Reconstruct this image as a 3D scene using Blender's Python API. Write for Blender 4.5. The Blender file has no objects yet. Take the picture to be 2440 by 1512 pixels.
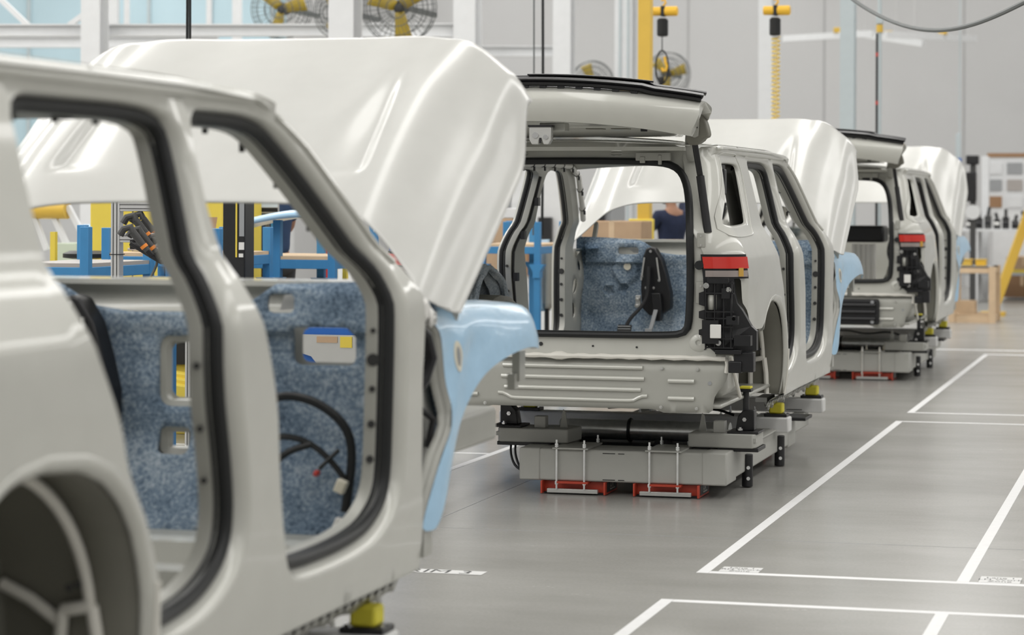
import bpy, bmesh, math, random
from mathutils import Vector, Matrix, noise
from mathutils.geometry import delaunay_2d_cdt
random.seed(7)
sc = bpy.context.scene
COL = sc.collection
PI = math.pi
# ------------------------------------------------------------------ camera
FPX, CPX, HCAM, ROLL = 5400.0, 1550.0, 1.85, 0.004
CPY = 483 - ROLL * (2820 - CPX)
YAW = math.atan((2820 - CPX) / FPX)
cam_d = bpy.data.cameras.new('camera'); cam = bpy.data.objects.new('camera', cam_d); COL.objects.link(cam)
cam.location = (0, 0, HCAM)
cam.rotation_euler = (Matrix.Rotation(YAW, 3, 'Z') @ Matrix.Rotation(PI / 2, 3, 'X') @ Matrix.Rotation(ROLL, 3, 'Z')).to_euler()
cam_d.sensor_width = 36; cam_d.lens = FPX / 2440 * 36
cam_d.shift_x = (1220 - CPX) / 2440; cam_d.shift_y = (CPY - 756) / 2440
cam_d.clip_start = .1; cam_d.clip_end = 200
cam_d.dof.use_dof = True; cam_d.dof.focus_distance = 13.6; cam_d.dof.aperture_fstop = 2.3
sc.camera = cam
CF = Vector((-math.sin(YAW), math.cos(YAW), 0)); CR0 = Vector((math.cos(YAW), math.sin(YAW), 0)); CU0 = Vector((0, 0, 1))
CRR = CR0 * math.cos(ROLL) + CU0 * math.sin(ROLL); CUU = -CR0 * math.sin(ROLL) + CU0 * math.cos(ROLL)
def at(px, py, depth):
    """real-world point seen at a pixel, at a given distance along the view axis"""
    return Vector((0, 0, HCAM)) + (CF * FPX + CRR * (px - CPX) - CUU * (py - CPY)) * (depth / FPX)
# ------------------------------------------------------------------ view + light
vs = sc.view_settings
vs.view_transform = 'Standard'; vs.look = 'None'; vs.exposure = 0.14; vs.gamma = 1.0; vs.use_curve_mapping = False
W = bpy.data.worlds.new('World'); sc.world = W; W.use_nodes = True
W.node_tree.nodes['Background'].inputs[0].default_value = (.85, .92, 1, 1)
W.node_tree.nodes['Background'].inputs[1].default_value = 1.0
HX0, HX1, HY0, HY1, HZ = -34.0, 24.0, -9.0, 50.0, 9.6
def ceiling_lamp(x, y, w, l, power, colr=(1, .985, .96)):
    L = bpy.data.lights.new('ceiling_lamp', 'AREA'); L.shape = 'RECTANGLE'; L.size = w; L.size_y = l
    L.energy = power; L.color = colr
    o = bpy.data.objects.new('ceiling_lamp', L); COL.objects.link(o); o.location = (x, y, HZ - .35); return o
for lx, k in ((-29, 1.0), (-22, 1.0), (-15.5, 1.0), (-9.5, .9), (-4.0, .65), (1.5, .6), (7.5, .55), (13.5, .55), (19.5, .5)):
    ceiling_lamp(lx, 20.5, 1.5, 56.0, 1750 * k)
cy = sc.cycles; cy.max_bounces = 6; cy.diffuse_bounces = 3; cy.glossy_bounces = 3; cy.transmission_bounces = 2
# ------------------------------------------------------------------ materials
MATS = {}
def mat(name, rgb, rough=.5, metal=0.0, coat=0.0, spec=.5, var=0.0, vscale=8.0, bump=0.0, bscale=60.0, emit=0, trans=0, alpha=1, coatr=.08):
    m = bpy.data.materials.new(name); m.use_nodes = True; nt = m.node_tree; b = nt.nodes['Principled BSDF']
    c = tuple(rgb) + (1,)
    b.inputs['Base Color'].default_value = c; b.inputs['Roughness'].default_value = rough; b.inputs['Metallic'].default_value = metal
    b.inputs['Coat Weight'].default_value = coat; b.inputs['Coat Roughness'].default_value = coatr
    b.inputs['Specular IOR Level'].default_value = spec
    if trans: b.inputs['Transmission Weight'].default_value = trans
    if emit: b.inputs['Emission Color'].default_value = c; b.inputs['Emission Strength'].default_value = emit
    tc = nt.nodes.new('ShaderNodeTexCoord')
    nz = nt.nodes.new('ShaderNodeTexNoise'); nz.inputs['Scale'].default_value = vscale; nz.inputs['Detail'].default_value = 5
    nt.links.new(tc.outputs['Object'], nz.inputs['Vector'])
    rp = nt.nodes.new('ShaderNodeValToRGB')
    v = max(var, .02)
    rp.color_ramp.elements[0].position = .3; rp.color_ramp.elements[1].position = .7
    rp.color_ramp.elements[0].color = tuple(max(0, x * (1 - v)) for x in rgb) + (1,)
    rp.color_ramp.elements[1].color = tuple(min(1, x * (1 + v)) for x in rgb) + (1,)
    nt.links.new(nz.outputs['Fac'], rp.inputs['Fac']); nt.links.new(rp.outputs['Color'], b.inputs['Base Color'])
    if bump:
        n2 = nt.nodes.new('ShaderNodeTexNoise'); n2.inputs['Scale'].default_value = bscale; n2.inputs['Detail'].default_value = 3
        nt.links.new(tc.outputs['Object'], n2.inputs['Vector'])
        bp = nt.nodes.new('ShaderNodeBump'); bp.inputs['Strength'].default_value = bump; bp.inputs['Distance'].default_value = .01
        nt.links.new(n2.outputs['Fac'], bp.inputs['Height']); nt.links.new(bp.outputs['Normal'], b.inputs['Normal'])
    MATS[name] = m; return m
mat('paint', (.59, .59, .545), rough=.42, metal=.2, coat=.75, coatr=.07)
mat('paint_hood', (.555, .555, .53), rough=.42, metal=.12, coat=.55, coatr=.16, spec=.4)
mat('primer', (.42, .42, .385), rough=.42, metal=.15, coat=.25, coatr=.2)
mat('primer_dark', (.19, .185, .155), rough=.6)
mat('rubber', (.012, .013, .014), rough=.45, spec=.4)
mat('black_plastic', (.010, .010, .012), rough=.38, spec=.5)
mat('dark_steel', (.03, .03, .032), rough=.4, metal=.3)
mat('sealant', (.80, .78, .72), rough=.6)
mat('film_blue', (.42, .65, .86), rough=.26, spec=.6, var=.04, vscale=14, bump=.25, bscale=22, coat=.4)
mat('lens_red', (.62, .03, .02), rough=.12, spec=.6, coat=.6)
mat('lens_clear', (.35, .30, .28), rough=.1, coat=.8)
mat('lens_amber', (.6, .35, .06), rough=.15, coat=.6)
mat('chrome', (.75, .75, .76), rough=.22, metal=1)
mat('zinc', (.60, .60, .58), rough=.35, metal=.6)
mat('steel', (.85, .86, .86), rough=.28, metal=.9, var=.08, vscale=20)
mat('agv_grey', (.45, .45, .42), rough=.5, var=.03)
mat('agv_beam', (.72, .72, .71), rough=.45, var=.03)
mat('red_steel', (.52, .06, .03), rough=.42)
mat('pad_yellow', (.72, .64, .05), rough=.6, var=.05)
mat('white_plastic', (.78, .77, .74), rough=.45)
mat('cream_plastic', (.74, .70, .58), rough=.5)
mat('red_plastic', (.5, .05, .04), rough=.5)
mat('tape_white', (.80, .80, .80), rough=.55, var=.03, vscale=20)
mat('label_white', (.70, .70, .69), rough=.5)
mat('ink_black', (.03, .03, .03), rough=.7)
mat('ink_grey', (.30, .30, .30), rough=.7)
mat('wall_white', (.54, .54, .54), rough=.8, var=.02, vscale=.6)
mat('wall_dim', (.42, .42, .42), rough=.9)
mat('wall_dim', (.30, .30, .30), rough=.9)
mat('wall_seam', (.41, .41, .41), rough=.8)
mat('wall_blue', (.50, .66, .73), rough=.5, var=.03, vscale=1.0)
mat('steel_white', (.74, .75, .76), rough=.5)
mat('steel_bluegrey', (.50, .56, .58), rough=.5)
mat('ceiling_white', (.72, .72, .71), rough=.9)
mat('yellow_paint', (.72, .47, .07), rough=.45)
mat('yellow_panel', (.80, .62, .08), rough=.55)
mat('orange_yellow', (.85, .50, .04), rough=.45)
mat('blue_paint', (.045, .23, .48), rough=.45, var=.06, vscale=6)
mat('blue_bin', (.02, .13, .48), rough=.4)
mat('cardboard', (.52, .36, .23), rough=.85, var=.06, vscale=5)
mat('cardboard_dark', (.34, .20, .11), rough=.85, var=.06, vscale=5)
mat('wood', (.66, .49, .32), rough=.7, var=.1, vscale=5)
mat('navy', (.012, .020, .055), rough=.85, var=.15, vscale=18, bump=.2, bscale=40)
mat('navy_light', (.022, .05, .12), rough=.85, var=.15, vscale=12, bump=.2, bscale=40)
mat('trousers', (.03, .03, .035), rough=.9)
mat('skin', (.36, .19, .12), rough=.55)
mat('hair', (.015, .011, .01), rough=.6)
mat('aluminium', (.62, .62, .62), rough=.35, metal=.5)
mat('tool_grey', (.055, .055, .055), rough=.5)
mat('tool_orange', (.80, .25, .03), rough=.5)
mat('screen', (.55, .62, .68), rough=.2, emit=.25)
mat('fan_yellow', (.50, .36, .04), rough=.5)
mat('wire_grey', (.13, .14, .14), rough=.5, metal=.4)
mat('foam_white', (.72, .73, .74), rough=.9)
mat('grey_mid', (.32, .33, .34), rough=.6)
mat('green_pale', (.55, .62, .50), rough=.7)
mat('red_bright', (.6, .04, .03), rough=.5)
mat('laptop_grey', (.40, .37, .35), rough=.5)
mat('hose_yellow', (.80, .62, .20), rough=.45)
def denim(name, c0, c1, c2):
    m = bpy.data.materials.new(name); m.use_nodes = True; nt = m.node_tree; b = nt.nodes['Principled BSDF']
    b.inputs['Roughness'].default_value = .95; b.inputs['Specular IOR Level'].default_value = .1
    tc = nt.nodes.new('ShaderNodeTexCoord')
    n1 = nt.nodes.new('ShaderNodeTexNoise'); n1.inputs['Scale'].default_value = 70; n1.inputs['Detail'].default_value = 6; n1.inputs['Roughness'].default_value = .7
    n2 = nt.nodes.new('ShaderNodeTexNoise'); n2.inputs['Scale'].default_value = 5; n2.inputs['Detail'].default_value = 4
    mx = nt.nodes.new('ShaderNodeMath'); mx.operation = 'MULTIPLY_ADD'; mx.inputs[1].default_value = .45
    nt.links.new(tc.outputs['Object'], n1.inputs['Vector']); nt.links.new(tc.outputs['Object'], n2.inputs['Vector'])
    nt.links.new(n2.outputs['Fac'], mx.inputs[0]); nt.links.new(n1.outputs['Fac'], mx.inputs[2])
    rp = nt.nodes.new('ShaderNodeValToRGB'); e = rp.color_ramp.elements
    e[0].position = .50; e[0].color = c0 + (1,); e[1].position = .98; e[1].color = c2 + (1,)
    k = e.new(.72); k.color = c1 + (1,)
    nt.links.new(mx.outputs[0], rp.inputs['Fac']); nt.links.new(rp.outputs['Color'], b.inputs['Base Color'])
    bp = nt.nodes.new('ShaderNodeBump'); bp.inputs['Strength'].default_value = .6; bp.inputs['Distance'].default_value = .012
    nt.links.new(mx.outputs[0], bp.inputs['Height']); nt.links.new(bp.outputs['Normal'], b.inputs['Normal'])
    MATS[name] = m
denim('denim', (.06, .09, .135), (.21, .285, .375), (.58, .65, .71))
denim('fleece', (.24, .30, .37), (.52, .59, .66), (.80, .83, .86))
def concrete():
    m = bpy.data.materials.new('concrete'); m.use_nodes = True; nt = m.node_tree; b = nt.nodes['Principled BSDF']
    tc = nt.nodes.new('ShaderNodeTexCoord')
    mp = nt.nodes.new('ShaderNodeMapping'); mp.inputs['Scale'].default_value = (.5, 1.2, 1)
    n1 = nt.nodes.new('ShaderNodeTexNoise'); n1.inputs['Scale'].default_value = 1.1; n1.inputs['Detail'].default_value = 8; n1.inputs['Roughness'].default_value = .62
    n2 = nt.nodes.new('ShaderNodeTexNoise'); n2.inputs['Scale'].default_value = 60; n2.inputs['Detail'].default_value = 3
    nt.links.new(tc.outputs['Object'], mp.inputs['Vector']); nt.links.new(mp.outputs['Vector'], n1.inputs['Vector']); nt.links.new(tc.outputs['Object'], n2.inputs['Vector'])
    rp = nt.nodes.new('ShaderNodeValToRGB'); e = rp.color_ramp.elements
    e[0].position = .3; e[0].color = (.295, .29, .27, 1); e[1].position = .72; e[1].color = (.375, .37, .35, 1)
    nt.links.new(n1.outputs['Fac'], rp.inputs['Fac'])
    mx = nt.nodes.new('ShaderNodeMixRGB'); mx.blend_type = 'OVERLAY'; mx.inputs[0].default_value = .12
    nt.links.new(rp.outputs['Color'], mx.inputs[1]); nt.links.new(n2.outputs['Fac'], mx.inputs[2])
    nt.links.new(mx.outputs[0], b.inputs['Base Color'])
    r2 = nt.nodes.new('ShaderNodeMapRange'); r2.inputs['To Min'].default_value = .22; r2.inputs['To Max'].default_value = .30
    nt.links.new(n1.outputs['Fac'], r2.inputs['Value']); nt.links.new(r2.outputs[0], b.inputs['Roughness'])
    b.inputs['Specular IOR Level'].default_value = .4
    MATS['concrete'] = m
concrete()
# ------------------------------------------------------------------ mesh helpers
WX = .17          # the shell's centre line lies half of this to the left of the reference line
WARP = [False]
class MB:
    def __init__(s): s.v = []; s.f = []
    def add(s, vs, fs):
        o = len(s.v); s.v += [tuple(v) for v in vs]; s.f += [tuple(i + o for i in f) for f in fs]; return s
    def box(s, c, d, rot=None):
        hx, hy, hz = d[0] / 2, d[1] / 2, d[2] / 2; c = Vector(c)
        vs = [Vector((x, y, z)) for z in (-hz, hz) for y in (-hy, hy) for x in (-hx, hx)]
        if rot is not None: vs = [rot @ v for v in vs]
        return s.add([c + v for v in vs], [(0, 2, 3, 1), (4, 5, 7, 6), (0, 1, 5, 4), (2, 6, 7, 3), (0, 4, 6, 2), (1, 3, 7, 5)])
    def bx(s, x0, x1, y0, y1, z0, z1): return s.box(((x0 + x1) / 2, (y0 + y1) / 2, (z0 + z1) / 2), (x1 - x0, y1 - y0, z1 - z0))
    def bar(s, p0, p1, w, h, up=(0, 0, 1)):
        p0 = Vector(p0); p1 = Vector(p1); d = (p1 - p0); L = d.length; d.normalize()
        x = d.cross(Vector(up)); 
        if x.length < 1e-4: x = Vector((1, 0, 0))
        x.normalize(); u = x.cross(d)
        R = Matrix((x, d, u)).transposed()
        return s.box((p0 + p1) / 2, (w, L, h), R)
    def prism(s, poly, fn, a, b):
        """poly 2D list; fn(u,v,t)->3D"""
        n = len(poly)
        s.add([fn(u, v, a) for u, v in poly] + [fn(u, v, b) for u, v in poly],
              [tuple(range(n))[::-1], tuple(range(n, 2 * n))] + [(i, (i + 1) % n, n + (i + 1) % n, n + i) for i in range(n)])
        return s
    def cyl(s, p0, p1, r, seg=12, r2=None):
        p0 = Vector(p0); p1 = Vector(p1); d = (p1 - p0).normalized(); r2 = r if r2 is None else r2
        a = d.orthogonal().normalized(); b = d.cross(a)
        ring = lambda p, rr: [p + (a * math.cos(2 * PI * i / seg) + b * math.sin(2 * PI * i / seg)) * rr for i in range(seg)]
        return s.add(ring(p0, r) + ring(p1, r2), [tuple(range(seg))[::-1], tuple(range(seg, 2 * seg))] + [(i, (i + 1) % seg, seg + (i + 1) % seg, seg + i) for i in range(seg)])
    def tube(s, pts, r, seg=8, closed=False, rx=None, up=None):
        pts = [Vector(p) for p in pts]; n = len(pts); vs = []; fs = []
        prev = None
        for i, p in enumerate(pts):
            if closed: t = pts[(i + 1) % n] - pts[i - 1]
            else: t = pts[min(i + 1, n - 1)] - pts[max(i - 1, 0)]
            t.normalize()
            if up is not None: a = Vector(up) - t * t.dot(Vector(up)); a.normalize()
            elif prev is None: a = t.orthogonal().normalized()
            else: a = (prev - t * t.dot(prev)); a = a.normalized() if a.length > 1e-6 else t.orthogonal().normalized()
            prev = a; b = t.cross(a)
            rr = r(i / (n - 1)) if callable(r) else r
            r2 = rr if rx is None else rx
            vs += [p + a * math.cos(2 * PI * k / seg) * rr + b * math.sin(2 * PI * k / seg) * r2 for k in range(seg)]
        for i in range(n if closed else n - 1):
            j = (i + 1) % n
            fs += [(i * seg + k, i * seg + (k + 1) % seg, j * seg + (k + 1) % seg, j * seg + k) for k in range(seg)]
        if not closed: fs += [tuple(range(seg))[::-1], tuple(range((n - 1) * seg, n * seg))]
        return s.add(vs, fs)
    def grid(s, fn, nu, nv):
        vs = [fn(i / nu, j / nv) for j in range(nv + 1) for i in range(nu + 1)]
        return s.add(vs, [(j * (nu + 1) + i, j * (nu + 1) + i + 1, (j + 1) * (nu + 1) + i + 1, (j + 1) * (nu + 1) + i) for j in range(nv) for i in range(nu)])
    def lathe(s, prof, o=(0, 0, 0), seg=20, axis=None):
        o = Vector(o); vs = []
        M = Matrix.Identity(3) if axis is None else Vector((0, 0, 1)).rotation_difference(Vector(axis)).to_matrix()
        for r, z in prof: vs += [o + M @ Vector((r * math.cos(2 * PI * k / seg), r * math.sin(2 * PI * k / seg), z)) for k in range(seg)]
        fs = [(i * seg + k, i * seg + (k + 1) % seg, (i + 1) * seg + (k + 1) % seg, (i + 1) * seg + k) for i in range(len(prof) - 1) for k in range(seg)]
        fs += [tuple(range(seg))[::-1], tuple(range((len(prof) - 1) * seg, len(prof) * seg))]
        return s.add(vs, fs)
    def build(s, name, m, parent=None, smooth=True, bevel=0, mirror=False, loc=None, solid=0, sub=0, ang=35):
        me = bpy.data.meshes.new(name); vs = s.v; fs = s.f
        if mirror: vs = [(-x - WX, y, z) for x, y, z in vs]; fs = [f[::-1] for f in fs]
        elif WARP[0]: vs = [(x - WX * min(1, max(0, (.9 - x) / 1.8)), y, z) for x, y, z in vs]
        me.from_pydata(vs, [], fs); me.update()
        bm = bmesh.new(); bm.from_mesh(me); bmesh.ops.remove_doubles(bm, verts=bm.verts, dist=1e-5); bmesh.ops.recalc_face_normals(bm, faces=bm.faces); bm.to_mesh(me); bm.free()
        if smooth:
            me.polygons.foreach_set('use_smooth', [True] * len(me.polygons)); me.set_sharp_from_angle(angle=math.radians(ang))
        me.materials.append(MATS[m])
        o = bpy.data.objects.new(name, me); COL.objects.link(o)
        if parent is not None: o.parent = parent
        if loc is not None: o.location = loc
        if solid:
            md = o.modifiers.new('Solidify', 'SOLIDIFY'); md.thickness = solid; md.offset = 0
        if sub:
            md = o.modifiers.new('Subsurf', 'SUBSURF'); md.levels = sub; md.render_levels = sub
        if bevel:
            md = o.modifiers.new('Bevel', 'BEVEL'); md.width = bevel; md.segments = 2; md.limit_method = 'ANGLE'
        return o
def tag(o, label, cat, group=None):
    o['label'] = label; o['category'] = cat
    if group: o['group'] = group
    return o
def empty(name, loc=(0, 0, 0), rz=0):
    o = bpy.data.objects.new(name, None); COL.objects.link(o); o.location = loc; o.rotation_euler.z = rz; o.empty_display_size = .2; return o
def struct(o): o['kind'] = 'structure'; return o
def copy_tree(o, parent=None):
    c = o.copy(); COL.objects.link(c); c.parent = parent
    for ch in o.children: copy_tree(ch, c)
    return c
def lerp(a, b, t): return a + (b - a) * t
def sstep(a, b, x):
    t = min(1, max(0, (x - a) / (b - a))); return t * t * (3 - 2 * t)
def interp(x, xs, ys):
    """monotone-ish smooth interpolation through a table"""
    if x <= xs[0]: return ys[0]
    if x >= xs[-1]: return ys[-1]
    for i in range(len(xs) - 1):
        if x <= xs[i + 1]:
            h = xs[i + 1] - xs[i]; t = (x - xs[i]) / h
            def sl(k):
                if k == 0 or k == len(xs) - 1:
                    j = min(k, len(xs) - 2); return (ys[j + 1] - ys[j]) / (xs[j + 1] - xs[j])
                return (ys[k + 1] - ys[k - 1]) / (xs[k + 1] - xs[k - 1])
            m0, m1 = sl(i) * h, sl(i + 1) * h
            return (2 * t**3 - 3 * t**2 + 1) * ys[i] + (t**3 - 2 * t**2 + t) * m0 + (-2 * t**3 + 3 * t**2) * ys[i + 1] + (t**3 - t**2) * m1
def smooth_loop(pts, step=.03, closed=True, it=2):
    """round a control polygon (Chaikin) and resample evenly"""
    P = [Vector(p) for p in pts]
    for _ in range(it):
        Q = []
        n = len(P)
        for i in range(n if closed else n - 1):
            a, b = P[i], P[(i + 1) % n]; Q += [a * .75 + b * .25, a * .25 + b * .75]
        if not closed: Q = [P[0]] + Q + [P[-1]]
        P = Q
    return resample(P, step, closed)
def resample(P, step, closed=False):
    P = [Vector(p) for p in P]
    if closed: P = P + [P[0]]
    L = [0]
    for i in range(len(P) - 1): L.append(L[-1] + (P[i + 1] - P[i]).length)
    n = max(3, int(round(L[-1] / step))); out = []; j = 0
    for k in range(n if closed else n + 1):
        d = L[-1] * k / n
        while j < len(L) - 2 and L[j + 1] < d: j += 1
        seg = L[j + 1] - L[j]; t = 0 if seg < 1e-9 else (d - L[j]) / seg
        out.append(P[j].lerp(P[j + 1], t))
    return out
def inside(p, loop):
    x, y = p[0], p[1]; c = False; n = len(loop)
    for i in range(n):
        x0, y0 = loop[i][0], loop[i][1]; x1, y1 = loop[(i + 1) % n][0], loop[(i + 1) % n][1]
        if (y0 > y) != (y1 > y) and x < (x1 - x0) * (y - y0) / (y1 - y0) + x0: c = not c
    return c
def panel(mb, outer, holes, fn, step=.06, lines=()):
    """triangulated sheet with holes in 2D, mapped to 3D by fn"""
    vs = []; es = []
    for lp in [outer] + holes:
        o = len(vs); n = len(lp); vs += [Vector((p[0], p[1])) for p in lp]; es += [(o + i, o + (i + 1) % n) for i in range(n)]
    for ln in lines:
        o = len(vs); vs += [Vector((p[0], p[1])) for p in ln]; es += [(o + i, o + i + 1) for i in range(len(ln) - 1)]
    xs = [v.x for v in vs]; ys = [v.y for v in vs]; bnd = list(vs)
    cell = {}
    for b in bnd: cell.setdefault((int(b.x // step), int(b.y // step)), []).append(b)
    y = min(ys) + step * .5; k = 0
    while y < max(ys):
        x = min(xs) + step * (.5 + .5 * (k % 2))
        while x < max(xs):
            p = (x, y)
            ci, cj = int(x // step), int(y // step)
            near = any((b.x - x) ** 2 + (b.y - y) ** 2 < (step * .55) ** 2 for i in (-1, 0, 1) for j in (-1, 0, 1) for b in cell.get((ci + i, cj + j), ()))
            if not near and inside(p, outer) and not any(inside(p, h) for h in holes): vs.append(Vector(p))
            x += step
        y += step * .87; k += 1
    V, E, F = delaunay_2d_cdt(vs, es, [], 0, 1e-6)[:3]
    keep = []
    for f in F:
        c = sum((V[i] for i in f), Vector((0, 0))) / len(f)
        if inside(c, outer) and not any(inside(c, h) for h in holes): keep.append(tuple(f))
    return mb.add([fn(v.x, v.y) for v in V], keep)
def offs(loop, d):
    """offset a closed loop towards its inside by d"""
    n = len(loop); area = sum(loop[i][0] * loop[(i + 1) % n][1] - loop[(i + 1) % n][0] * loop[i][1] for i in range(n))
    sg = 1 if area > 0 else -1; out = []
    for i in range(n):
        t = Vector(loop[(i + 1) % n]) - Vector(loop[i - 1]); t = Vector((t[0], t[1])).normalized()
        out.append((loop[i][0] - t.y * d * sg, loop[i][1] + t.x * d * sg))
    return out
def strip(mb, loops3d, closed=True):
    n = len(loops3d[0]); vs = [p for l in loops3d for p in l]; fs = []
    for k in range(len(loops3d) - 1):
        for i in range(n if closed else n - 1):
            j = (i + 1) % n; fs.append((k * n + i, k * n + j, (k + 1) * n + j, (k + 1) * n + i))
    return mb.add(vs, fs)
# ------------------------------------------------------------------ hall
def hall():
    fl = MB().bx(HX0, HX1, HY0, HY1, -.2, 0).build('floor', 'concrete', smooth=False); struct(fl)
    # saw-cut joints of the slab
    m = MB()
    for x in (-8.2, -4.2, 4.0): m.bx(x - .003, x + .003, HY0, HY1, 0, .0006)
    for y in (4.4, 12.2, 20.0, 27.8, 35.6): m.bx(HX0, HX1, y - .003, y + .003, 0, .0006)
    m.build('slab_joint', 'grey_mid', fl, smooth=False)
    struct(MB().bx(HX0, HX1, HY0, HY1, HZ, HZ + .2).build('ceiling', 'ceiling_white', smooth=False))
    wb = struct(MB().bx(HX0, HX1, HY1, HY1 + .2, 0, HZ).build('wall_back', 'wall_white', smooth=False))
    x = -14.0
    while x < HX1:
        MB().bx(x - .02, x + .02, HY1 - .01, HY1, 0, HZ).build('panel_seam', 'wall_seam', wb, smooth=False); x += 3.1
    struct(MB().bx(HX0 - .2, HX0, HY0, HY1, 0, HZ).build('wall_left', 'wall_white', smooth=False))
    struct(MB().bx(HX1, HX1 + .2, HY0, HY1, 0, HZ).build('wall_right', 'wall_white', smooth=False))
    struct(MB().bx(HX0, HX1, HY0 - .2, HY0, 0, HZ).build('wall_front', 'wall_white', smooth=False))
hall()
# ------------------------------------------------------------------ writing
def text_mesh(body, size, m, parent, loc, rot=(0, 0, 0), name='lettering', sx=1.0, align='CENTER'):
    cu = bpy.data.curves.new('t', 'FONT'); cu.body = body; cu.size = size; cu.align_x = align; cu.align_y = 'CENTER'; cu.resolution_u = 3
    ob = bpy.data.objects.new('t', cu); COL.objects.link(ob)
    dg = bpy.context.evaluated_depsgraph_get(); me = bpy.data.meshes.new_from_object(ob.evaluated_get(dg))
    bpy.data.objects.remove(ob); bpy.data.curves.remove(cu)
    me.name = name; me.materials.clear(); me.materials.append(MATS[m])
    o = bpy.data.objects.new(name, me); COL.objects.link(o); o.parent = parent; o.location = loc; o.rotation_euler = rot; o.scale = (sx, 1, 1)
    return o
# ------------------------------------------------------------------ floor markings
TW = .06
def tape(x0, x1, y0, y1, label, z=.0012):
    o = MB().bx(x0, x1, y0, y1, 0, z).build('floor_tape', 'tape_white', smooth=False)
    return tag(o, label, 'floor marking', 'white floor tape lines')
tape(-2.355, -2.295, 11.04, 19.10, 'long white floor tape edging the work zone beside the middle car')
tape(-2.293, 4.0, 11.04, 11.10, 'white floor tape across the near end of the middle work zone', .001)
tape(-2.293, 4.0, 19.04, 19.10, 'white floor tape across the far end of the middle work zone', .001)
tape(-1.07, -1.01, 11.102, 19.038, 'white floor tape dividing the middle work zone, leaving frame at right')
tape(-2.355, -2.295, 19.87, 27.62, 'white floor tape edging the far work zone beside the rearmost car')
tape(-2.293, 4.0, 19.87, 19.93, 'white floor tape across the near end of the far work zone', .001)
tape(-5.2, 4.0, 28.45, 28.60, 'farthest white floor tape, crossing the whole lane in the background', .001)
tape(-2.355, 4.0, 27.65, 27.80, 'white floor tape closing the far end of the far work zone', .001)
tape(-1.07, -1.01, 19.932, 27.648, 'white floor tape dividing the far work zone near the right edge')
tape(-2.355, -2.295, 3.2, 10.27, 'white floor tape running out of the bottom edge, left of the near work zone')
tape(-2.293, 4.0, 10.21, 10.27, 'white floor tape across the far end of the nearest work zone', .001)
tape(-1.078, -1.018, 3.2, 10.208, 'short visible white floor tape at bottom right dividing the nearest work zone')
tape(-4.93, -4.87, 11.04, 19.10, 'white floor tape on the left side of the lane under the middle car')
tape(-8.5, -4.932, 15.80, 15.86, 'thin white floor tape meeting the left lane line beyond the blue fender', .001)
tape(-8.5, -4.932, 14.62, 14.67, 'thin white floor tape just under the zone label left of the lane', .001)
def floor_label(x0, x1, y0, y1, lines, label, inkm, size, gap, sx=1):
    r = empty('floor_label', ((x0 + x1) / 2, y0, .0013)); tag(r, label, 'floor label')
    MB().bx(-(x1 - x0) / 2, (x1 - x0) / 2, 0, y1 - y0, 0, .0008).build('label_sheet', 'label_white', r, smooth=False)
    h = y1 - y0
    for i, t in enumerate(lines):
        text_mesh(t, size, inkm, r, (0, h * .5 + ((len(lines) - 1) / 2 - i) * gap, .0011), sx=sx)
floor_label(-2.255, -2.053, 11.101, 11.25, ['Lane 1', 'RH Work', 'Zone'], 'white floor label with three lines of lettering inside the middle zone corner', 'ink_black', .05, .046)
floor_label(-.965, -.765, 11.101, 11.28, ['Lane 1', 'LH Work', 'Zone'], 'white floor label with three lines of lettering at the right edge', 'ink_black', .055, .05)
floor_label(-3.92, -3.365, 10.69, 10.795, ['TRIM 3'], 'narrow white floor label reading TRIM 3 beside the near car', 'ink_black', .125, .1, 1.15)
floor_label(-5.20, -4.99, 14.68, 14.95, ['Lane 2', 'RH Work', 'Zone'], 'white floor label half hidden behind the blue fender of the near car', 'ink_grey', .05, .06)
# ------------------------------------------------------------------ car shell
ZS = [.45, .55, .7, 1.0, 1.3, 1.44, 1.495, 1.525, 1.60, 1.645, 1.67, 1.70, 2.05, 2.10, 2.13, 2.145, 2.16, 2.18, 2.2]
XS = [.96, .98, 1.0, 1.01, 1.014, 1.013, 1.010, .999, .965, .938, .918, .905, .815, .797, .785, .80, .812, .805, .775]
def sx(y, z):
    x = interp(z, ZS, XS) + .05 * min(1, max(0, (2.5 - y) / 2.5))
    # swollen rear wheel arch
    d = math.hypot((y - 1.13) / .75, (z - .8) / .62)
    x += .018 * (1 - sstep(.75, 1.15, d)) if z < 1.45 else 0
    return x
def lean(z): return .27 * sstep(1.58, 2.25, z)
RC = .2
def SP(s, z, dx=0.0):
    X = sx(s, z)
    if s >= RC: x, y = X - dx, s
    else:
        q = (RC - s) / RC; th = min(q, PI / 2)
        x = X - RC + (RC - dx) * math.cos(th); y = RC - (RC - dx) * math.sin(th)
        if q > PI / 2: x -= (q - PI / 2) * RC
    y += lean(z) * (1 - sstep(-.12, .55, s))
    return (x, y, z)
REAR_DOOR = smooth_loop([(1.35, 2.10), (1.345, 1.95), (1.343, 1.832), (1.352, 1.66), (1.40, 1.534), (1.47, 1.427), (1.52, 1.34), (1.545, 1.27), (1.56, 1.20), (1.63, 1.11), (1.70, 1.01), (1.755, .90), (1.78, .80), (1.80, .72), (1.95, .715), (2.12, .745), (2.235, .82), (2.27, .95), (2.24, 1.113), (2.17, 1.353), (2.186, 1.585), (2.215, 1.842), (2.222, 2.01), (2.20, 2.085), (2.10, 2.103), (1.7, 2.102)], .035)
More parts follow.
